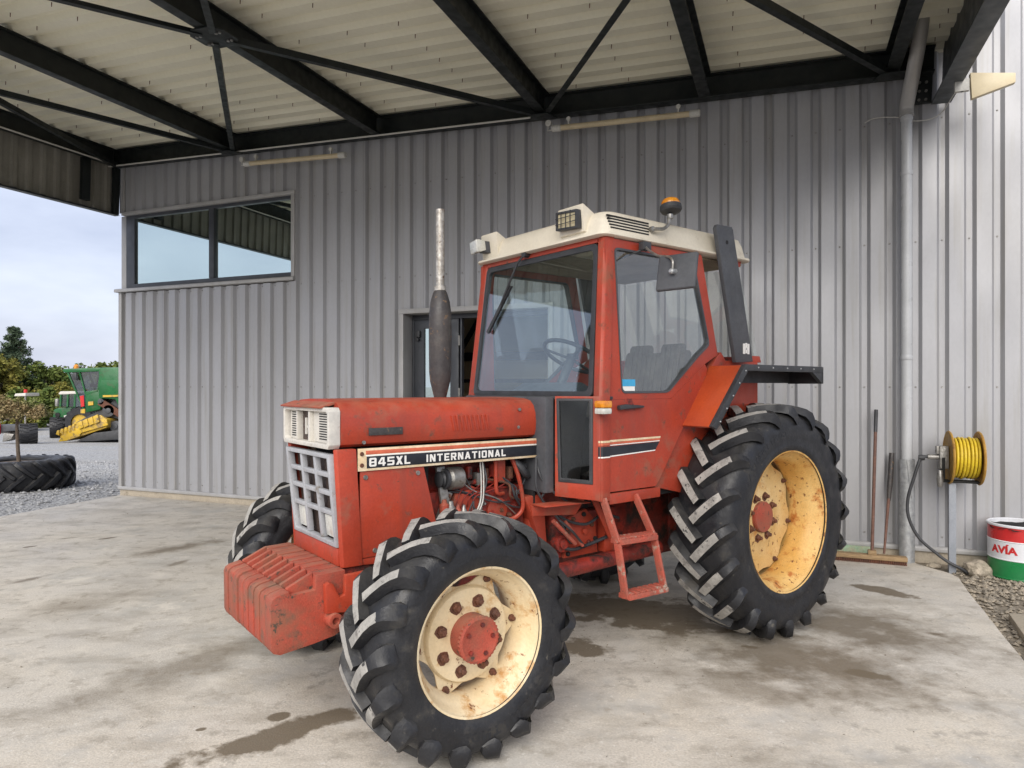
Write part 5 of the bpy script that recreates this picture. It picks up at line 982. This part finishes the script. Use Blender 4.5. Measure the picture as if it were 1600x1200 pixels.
c = bpy.data.curves.new('t', 'FONT'); c.body = 'AVÍA'; c.size = .085; c.offset = .0035; c.extrude = .001; c.align_x = 'CENTER'; c.align_y = 'CENTER'; c.resolution_u = 3
to = bpy.data.objects.new('t', c); COL.objects.link(to); dg = bpy.context.evaluated_depsgraph_get(); me = bpy.data.meshes.new_from_object(to.evaluated_get(dg)); bpy.data.objects.remove(to)
mb = MB(); a0 = R(-134)
mb.add([((rd + .0015 + v.co.z) * math.cos(a0 + v.co.x * 1.1 / rd), (rd + .0015 + v.co.z) * math.sin(a0 + v.co.x * 1.1 / rd), .245 + v.co.y + v.co.x * .0) for v in me.vertices], [tuple(p.vertices) for p in me.polygons]); mb.build('drum_lettering', 'dred', o)
def rock(name, loc, r, m, sc=(1, 1, 1), seed=0):
    bm = bmesh.new(); bmesh.ops.create_icosphere(bm, subdivisions=3, radius=1)
    for v in bm.verts:
        n = v.co.normalized(); k = 1 + .28 * noise.noise(n * 1.3 + Vector((seed, 0, 0))) + .12 * noise.noise(n * 3.1 + Vector((0, seed, 0)))
        v.co = Vector((n.x * k * r * sc[0], n.y * k * r * sc[1], n.z * k * r * sc[2]))
    me = bpy.data.meshes.new(name); bm.to_mesh(me); bm.free(); me.materials.append(M[m]); return put(name, me, None, loc)
tag(rock('stone', WP(10.89, .33, .035), .105, 'stone', (1.0, .8, .75), 3), 'pale lump of limestone on the gravel beside the reel post', 'stone')
tag(rock('stone', WP(10.58, .20, .005), .05, 'stone', (1.2, .8, .5), 8), 'small flat broken stone at the foot of the reel post', 'stone')

# ---------------------------------------------------------------- yard: tyre planter, little tree, machines
PX, PY = -8.22, 11.45; PZ = yard_z(11.45)
o = tag(empty('tyre_planter', (PX, PY, PZ + .255), .3), 'big black tractor tyre laid flat as a planter on the gravel', 'tyre')
mb = carcass([(.40, .19), (.41, .21), (.50, .232), (.60, .240), (.68, .232), (.735, .205), (.76, .16), (.77, .05)], 80); pm = mb.mesh('planter_carcass', 'rubber', ang=50); put('carcass', pm, o, (0, 0, 0), (R(90), 0, 0))
PS = [(-.015, -1.0, .818, -.02, .765, .022, .036), (.045, 4.0, .820, .045, .768, .022, .038), (.10, 8.5, .819, .10, .766, .023, .04), (.15, 12.5, .815, .15, .758, .023, .042), (.19, 15.5, .805, .19, .74, .024, .044), (.222, 17.5, .78, .21, .72, .024, .044), (.236, 18.5, .75, .225, .70, .023, .040), (.242, 19.2, .71, .232, .69, .02, .03), (.24, 19.6, .69, .234, .68, .012, .024)]
M['lugtop'].name = 'worn_dusty_rubber'
pl, plm = lug_mesh('planter_lug', PS, 1), lug_mesh('planter_lug_mirror', PS, -1)
for me in (pl, plm): me.materials[1] = M['rubber']
for k in range(19):
    for sd2, me in ((1, pl), (-1, plm)):
        a = 2 * math.pi * (k + (.5 if sd2 < 0 else 0)) / 19; q = put('tread_lug', me, o); q.rotation_euler = (Matrix.Rotation(R(90), 3, 'X') @ Matrix.Rotation(-a, 3, 'Y')).to_euler()
mb = MB(); mb.lathe([(.46, .10), (.40, .17), (.2, .19), (.002, .20)], 'z', (0, 0, 0), 32); mb.build('soil', 'bark', o)
def leaves(name, mname, clumps, size, parent, per, flat=.0, seed=1, asp=.55):
    rr = random.Random(seed); mb = MB()
    for c, r in clumps:
        for _ in range(per):
            v = Vector((rr.gauss(0, 1), rr.gauss(0, 1), rr.gauss(0, 1))).normalized() * r * rr.random() ** .45
            p = Vector(c) + Vector((v.x, v.y, v.z * (1 - flat)))
            a = Vector((rr.gauss(0, 1), rr.gauss(0, 1), rr.gauss(0, .6))).normalized(); b = a.cross(Vector((rr.gauss(0, 1), rr.gauss(0, 1), rr.gauss(0, 1)))).normalized(); s = size * rr.uniform(.6, 1.3)
            mb.add([p - a * s, p + b * s * asp, p + a * s, p - b * s * asp], [(0, 1, 2, 3)])
    me = bpy.data.meshes.new(name); me.from_pydata(mb.v, [], mb.f); me.materials.append(M[mname]); return put(name, me, parent)
o = tag(empty('ornamental_tree', (PX + .02, PY - .05, PZ + .42)), 'small standard tree with round reddish green crown in the tyre planter', 'tree')
mb = MB(); mb.tube(catmull([(.03, 0, 0), (.01, 0, .3), (-.01, .01, .62), (0, 0, .85)]), [.032 - .0006 * k for k in range(19)], 10)
for k in range(7): a = k * .9; mb.tube([(0, 0, .62 + .02 * k), (.16 * math.cos(a), .16 * math.sin(a), .82 + .02 * k), (.30 * math.cos(a), .30 * math.sin(a), .90 + .02 * k)], [.012, .008, .004], 5)
mb.build('trunk', 'bark', o)
rr = random.Random(5); cl = []
for _ in range(85):
    a = rr.uniform(0, 6.283); q = rr.random() ** .5 * .46; zz = .92 + .20 * (1 - (q / .46) ** 2) * rr.uniform(-.5, 1.0) - .10 * (q / .46) ** 2 + rr.uniform(-.05, .05)
    cl.append(((q * math.cos(a), q * math.sin(a), zz), rr.uniform(.04, .12)))
leaves('crown', 'leafmix', cl, .024, o, 48, seed=4)

def tree(name, label, X, Y, h, rx, rz, mname, seed, trunk_h=.25, size=.2, n=46, per=75, group='trees behind the yard'):
    rr = random.Random(seed); z0 = -1.38; o = tag(empty(name, (X, Y, z0)), label, 'tree', group)
    mb = MB(); mb.tube(catmull([(0, 0, 0), (.06, 0, h * .3), (-.05, .05, h * .6), (0, 0, h * .85)], 3), [.22 - .019 * k for k in range(10)], 8)
    for k in range(8): a = rr.uniform(0, 6.28); zz = h * rr.uniform(.25, .6); mb.tube([(0, 0, zz), (rx * .35 * math.cos(a), rx * .35 * math.sin(a), zz + .12 * h), (rx * .7 * math.cos(a), rx * .7 * math.sin(a), zz + .2 * h)], [.08, .05, .02], 5)
    mb.build('trunk', 'bark', o); cl = []; c0 = h - rz
    for _ in range(n):
        v = Vector((rr.gauss(0, 1), rr.gauss(0, 1), rr.gauss(0, 1))).normalized() * rr.uniform(.45, 1.0); cl.append(((v.x * rx, v.y * rx, c0 + v.z * rz), rr.uniform(.16, .34) * rx))
    leaves('crown', mname, cl, size * .8, o, int(per * 1.6), seed=seed); return o
def X_(px, Y): return (px - 800) / 1075.0 * Y
def H_(py, Y): return (604 - py) / 1075.0 * Y + 1.63 + 1.38
tree('leafy_tree', 'pale olive bush left of the combine harvester', X_(98, 52), 52, H_(598, 52), 1.9, 2.0, 'leafolive', 11, n=60)
tree('leafy_tree', 'rounded green tree rising just left of the combine roof', X_(72, 58), 58, H_(566, 58), 2.0, 2.4, 'leaf', 12, n=60)
tree('leafy_tree', 'tall bright green tree cut by the left edge of the picture', X_(-6, 54), 54, H_(556, 54), 2.1, 2.7, 'leafolive', 13, n=60)
tree('leafy_tree', 'dark green bush below the pine behind the parked tractors', X_(52, 50), 50, H_(606, 50), 1.7, 1.6, 'leaf', 14, n=50)
tree('leafy_tree', 'green tree whose top peeks over the combine body', X_(165, 66), 66, H_(564, 66), 2.3, 2.4, 'leaf', 15, n=50)
tree('leafy_tree', 'low green tree behind the combine cab', X_(118, 64), 64, H_(577, 64), 2.1, 2.2, 'leaf', 16, n=50)
tree('leafy_tree', 'tree mostly hidden behind the warehouse corner at the left', X_(205, 68), 68, H_(566, 68), 2.4, 2.4, 'leaf', 17, n=50)
tree('leafy_tree', 'low olive shrub behind the bare wheel at the far left', X_(20, 46), 46, H_(632, 46), 1.5, 1.1, 'leafolive', 18, n=36)
# pine
Yp = 58; hp = H_(512, Yp); o = tag(empty('pine_tree', (X_(22, Yp), Yp, -1.38)), 'dark pine with pointed top, tallest tree behind the yard', 'tree', 'trees behind the yard')
mb = MB(); mb.tube([(0, 0, 0), (0, 0, hp * .5), (0, 0, hp)], [.2, .12, .02], 8); rr = random.Random(21); cl = []; z = 1.6
while z < hp - .1:
    L0 = (1 - z / hp) * 3.9 + .25
    for k in range(6):
        a = rr.uniform(0, 6.28); l = L0 * rr.uniform(.6, 1.1); e = (l * math.cos(a), l * math.sin(a), z + l * .28); mb.tube([(0, 0, z - .1), (e[0] * .5, e[1] * .5, z + l * .06), e], [.035, .025, .008], 5)
        m_ = max(2, int(l / .35))
        for q in range(m_): t = (q + .6) / m_; cl.append(((e[0] * t, e[1] * t, z + l * .28 * t * t), .17 + .10 * (1 - t)))
    z += .36
cl.append(((0, 0, hp - .1), .12)); cl.append(((0, 0, hp - .35), .18))
mb.build('trunk', 'bark', o); leaves('crown', 'needle', [(c_, r_ * 1.5) for c_, r_ in cl], .15, o, 44, seed=22, asp=.28)
# far hedge line closing the horizon
mb = MB(); cl = []; rr = random.Random(31)
for k in range(150): cl.append(((-110 + k * 1.5, 95 + 6 * math.sin(k * .4), -.6 + rr.random() * 1.8), 1.8))
tag(leaves('distant_hedge', 'leaf', cl, .5, None, 40, seed=33), 'distant green hedge along the horizon beyond the yard', 'hedge'); bpy.data.objects['distant_hedge']['kind'] = 'stuff'

# machines: local x to the right of the picture, y away, built in metres around their front wheel
def cyl_wheel(parent, x, y, z, r, w, m1='rubber', m2='jdyellow', name='wheel', lugs=0, rz=0):
    mb = MB(); mb.lathe([(r * .55, -w / 2), (r * .93, -w / 2), (r, -w * .35), (r, w * .35), (r * .93, w / 2), (r * .55, w / 2)], 'y', (0, 0, 0), 32, close=True)
    if lugs:
        for k in range(lugs):
            for sd3 in (-1, 1):
                a = 2 * math.pi * (k + (.5 if sd3 < 0 else 0)) / lugs; e = lambda rr2, aa, yy: Vector((rr2 * math.cos(aa), yy, rr2 * math.sin(aa)))
                mb.bar(e(r * 1.015, a, .02 * sd3), e(r * 1.0, a + .24, w * .48 * sd3), .05, .07, up=tuple(e(1, a + .1, 0)))
    t = mb.build(name, m1, parent, loc=(x, y, z), rot=(0, 0, rz), ang=40); mb = MB(); mb.lathe([(r * .56, -w * .3), (r * .5, -w * .1), (r * .2, -w * .2), (.01, -w * .2)], 'y', (0, 0, 0), 24); mb.build('wheel_centre', m2, t, ang=40); return t
YC = 36.0; K_ = YC / 1075.0
def cxz(px, py): return ((px - 140) * K_, (604 - py) * K_ + 1.63 + 1.29)
o = tag(empty('combine_harvester', (X_(140, YC), YC + 1.3, -1.29)), 'green combine harvester with yellow pickup header at the corner of the building', 'combine harvester')
def cpoly(nm, pts, y0, y1, m, par=None, bev=.02): mb = MB(); mb.prism([cxz(*p) for p in pts], 'y', y0, y1); return mb.build(nm, m, par or o, bev)
bd = cpoly('body', [(152, 577), (156, 574), (290, 573), (290, 640), (186, 640), (178, 624), (152, 622)], -1.2, 1.5, 'jdgreen', bev=.06)
cpoly('body_panel', [(157, 594), (280, 593), (280, 617), (160, 619), (153, 606)], -1.24, -1.21, 'jdgreen', bd); cpoly('yellow_stripe', [(160, 620.5), (280, 617.5), (280, 615.5), (160, 617.5)], -1.27, -1.245, 'jdyellow', bd, 0)
cpoly('cab_roof', [(91, 579), (94, 576), (152, 574), (152, 580), (95, 582)], -1.0, 1.0, 'jdgreen', bev=.03)
cb = cpoly('cab_glass', [(99, 583), (150, 580), (146, 611), (128, 618), (124, 640), (117, 628)], -.90, .90, 'glass_machine', bev=0)
for a, b in (((99, 582), (124, 640)), ((117, 580), (127, 616)), ((151, 579), (146, 612)), ((146, 611), (127, 617))):
    for y in (-.92, .92):
        p, q = cxz(*a), cxz(*b); mb = MB(); mb.bar((p[0], y, p[1]), (q[0], y, q[1]), .07, .07, up=(0, 1, 0)); mb.build('cab_post', 'jdgreen', o)
cpoly('cab_seat', [(122, 605), (138, 605), (140, 585), (135, 585), (132, 600), (122, 600)], -.3, .3, 'dark', cb)
cpoly('cab_base', [(126, 612), (150, 608), (154, 622), (150, 640), (127, 645)], -.95, .95, 'jdgreen', bev=.04)
cpoly('mirror', [(110, 583), (116, 582), (117, 594), (112, 594)], -1.15, -1.05, 'black', bev=.02); mb = MB(); p = cxz(106, 573); mb.lathe([(.12, p[1] - .1), (.12, p[1] + .08), (.06, p[1] + .14)], 'z', (p[0], -.6, 0), 12); mb.build('beacon', 'amber', o)
cpoly('warning_plate', [(119, 619), (125, 618), (126, 635), (121, 636)], -1.0, -.97, 'dred', bev=0); cpoly('yellow_panel', [(120, 640), (127, 639), (127, 646), (120, 646)], -1.0, -.96, 'jdyellow', bev=0); cpoly('yellow_panel', [(132, 628), (140, 627), (140, 633), (132, 634)], -1.0, -.96, 'jdyellow', bev=0)
cpoly('feeder_house', [(187, 618), (172, 623), (158, 634), (108, 661), (112, 668), (160, 652), (195, 660), (215, 640)], -.75, .75, 'charcoal', bev=.05)
for a, b, r in (((164, 642), 9.5, .32), ((175, 667), 9.0, .30), ((152, 628), 5, .17)):
    p = cxz(*a); mb = MB(); mb.lathe([(r, -1.0), (r, -.80)], 'y', (p[0], 0, p[1]), 24); mb.lathe([(r * .45, -1.04), (r * .45, -1.0)], 'y', (p[0], 0, p[1]), 16); mb.build('drive_pulley', 'charcoal', o, .02)
cpoly('header_side', [(95, 690), (104, 672), (122, 664), (160, 648), (170, 655), (172, 664), (130, 676), (128, 681), (108, 688)], -1.5, -1.4, 'jdyellow', bev=.02)
for k in range(4):
    a = 126 + k * 8.2; cpoly('header_panel', [(a, 660 - k * 3.2), (a + 7.2, 656.6 - k * 3.2), (a + 10, 667 - k * 2.8), (a + 2.6, 670.5 - k * 2.8)], -1.62, -1.52, 'jdyellow', bev=.02)
cpoly('header_deck', [(93, 676), (105, 668), (150, 652), (168, 655), (168, 668), (120, 684), (98, 690)], -1.38, 1.6, 'jdyellow', bev=.03)
cpoly('header_skid', [(122, 689), (150, 676), (187, 672), (215, 672), (215, 684), (150, 689)], -1.45, 1.2, 'black', bev=.03)
for k in range(5): cpoly('header_tine_guard', [(92 + k * 6, 678 - k * 2.4), (94 + k * 6, 672 - k * 2.4), (97 + k * 6, 672 - k * 2.4), (97 + k * 6, 680 - k * 2)], -1.55, -1.41, 'jdyellow', bev=.01)
cyl_wheel(o, cxz(226, 655)[0], -1.1, .95, .95, .7, lugs=20)
cyl_wheel(o, cxz(226, 655)[0], 1.4, .95, .95, .7)
cpoly('loose_rust_belt', [(146, 632), (158, 626), (180, 640), (188, 652), (184, 655), (160, 640)], -1.0, -.9, 'rust', bev=.01)
# green tractor behind it
YG = 40.0; K_ = YG / 1075.0
def cxz(px, py): return ((px - 95) * K_, (604 - py) * K_ + 1.63 + 1.38)
o = tag(empty('green_tractor', (X_(95, YG), YG + .7, -1.36)), 'green tractor parked behind the combine with one black front wheel showing', 'tractor')
cpoly('bonnet', [(77, 657), (79, 641), (86, 638), (116, 636), (118, 657)], -.45, .45, 'jdgreen', bev=.06)
cpoly('cab_glass', [(94, 636), (96, 616), (116, 616), (118, 636)], -.7, .7, 'glass_machine', bev=0); cpoly('cab_roof', [(93, 615), (96, 612), (120, 612), (121, 616), (94, 617)], -.8, .8, 'white', bev=.03)
for a in (95, 106, 117): p = cxz(a, 636); q = cxz(a + 1, 616); mb = MB(); mb.bar((p[0], -.72, p[1]), (q[0], -.72, q[1]), .09, .09, up=(0, 1, 0)); mb.build('cab_post', 'jdgreen', o)
p = cxz(86, 649); mb = MB(); mb.lathe([(.14, -.50), (.14, -.44)], 'y', (p[0], 0, p[1]), 16); mb.build('intake_grille', 'dark', o); cpoly('exhaust', [(75, 636), (79, 636), (79, 624), (75, 624)], -.1, .05, 'steel', bev=.02); cpoly('headlamp', [(96, 650), (101, 649), (101, 652), (96, 653)], -.48, -.44, 'lens', bev=0)
cyl_wheel(o, cxz(90, 674)[0], -.75, .60, .58, .70, lugs=16, rz=R(-58)); cyl_wheel(o, cxz(90, 674)[0] + 1.5, -.3, .60, .58, .6, rz=R(-58)); cyl_wheel(o, cxz(130, 670)[0], -.8, .9, .9, .55, lugs=18); cpoly('chassis', [(82, 672), (140, 672), (140, 656), (82, 656)], -.3, .3, 'dark', bev=.03)
# dark machine at the left edge
YD = 34.0; K_ = YD / 1075.0
def cxz(px, py): return ((px - 30) * K_, (604 - py) * K_ + 1.63 + 1.19)
o = tag(empty('field_machine', (X_(30, YD), YD, -1.19)), 'dark wheeled field machine half hidden behind the small planter tree', 'machine')
cyl_wheel(o, cxz(47, 674)[0], -.1, .50, .47, .74, lugs=16, m2='dark', rz=R(-54))
for k in range(1): 
    mb = MB(); mb.tube([(cxz(47, 674)[0], .2, .55), (cxz(-6, 674)[0], .3, .55)], .07, 10); mb.build('axle', 'steel', o)
cpoly('frame', [(-8, 676), (34, 672), (34, 664), (-8, 664)], -.1, .9, 'charcoal', bev=.03); cpoly('red_hub', [(-2, 678), (4, 678), (4, 662), (-2, 662)], -.3, -.1, 'dred', bev=.02); cpoly('cover', [(24, 619), (26, 615), (42, 614), (42, 619)], -.1, .9, 'white', bev=.02); cpoly('lamp_post', [(38, 664), (40, 664), (40, 614), (38, 614)], .0, .06, 'steel', bev=0); mb = MB(); p = cxz(40, 611); mb.lathe([(.08, p[1] - .08), (.08, p[1] + .08)], 'z', (p[0], 0, 0), 12); mb.build('beacon', 'dred', o)
cpoly('hydraulic_block', [(8, 690), (22, 686), (26, 678), (10, 676)], -.2, .4, 'steel', bev=.03)

# grit and crumbs lying on the concrete
rr = random.Random(77); sp = []
while len(sp) < 700:
    s_, d_ = rr.uniform(.3, 10.4), rr.uniform(.1, 6.6)
    if rr.random() < .35: s_, d_ = rr.gauss(7.9, .5), rr.gauss(3.1, .35)
    sp.append(tuple(WP(s_, d_)[:2]))
tag(stones('concrete_grit', sp, .002, .0055, 'pebble', lambda x, y: .0015), 'tiny grit and crumbs scattered over the concrete', 'grit')
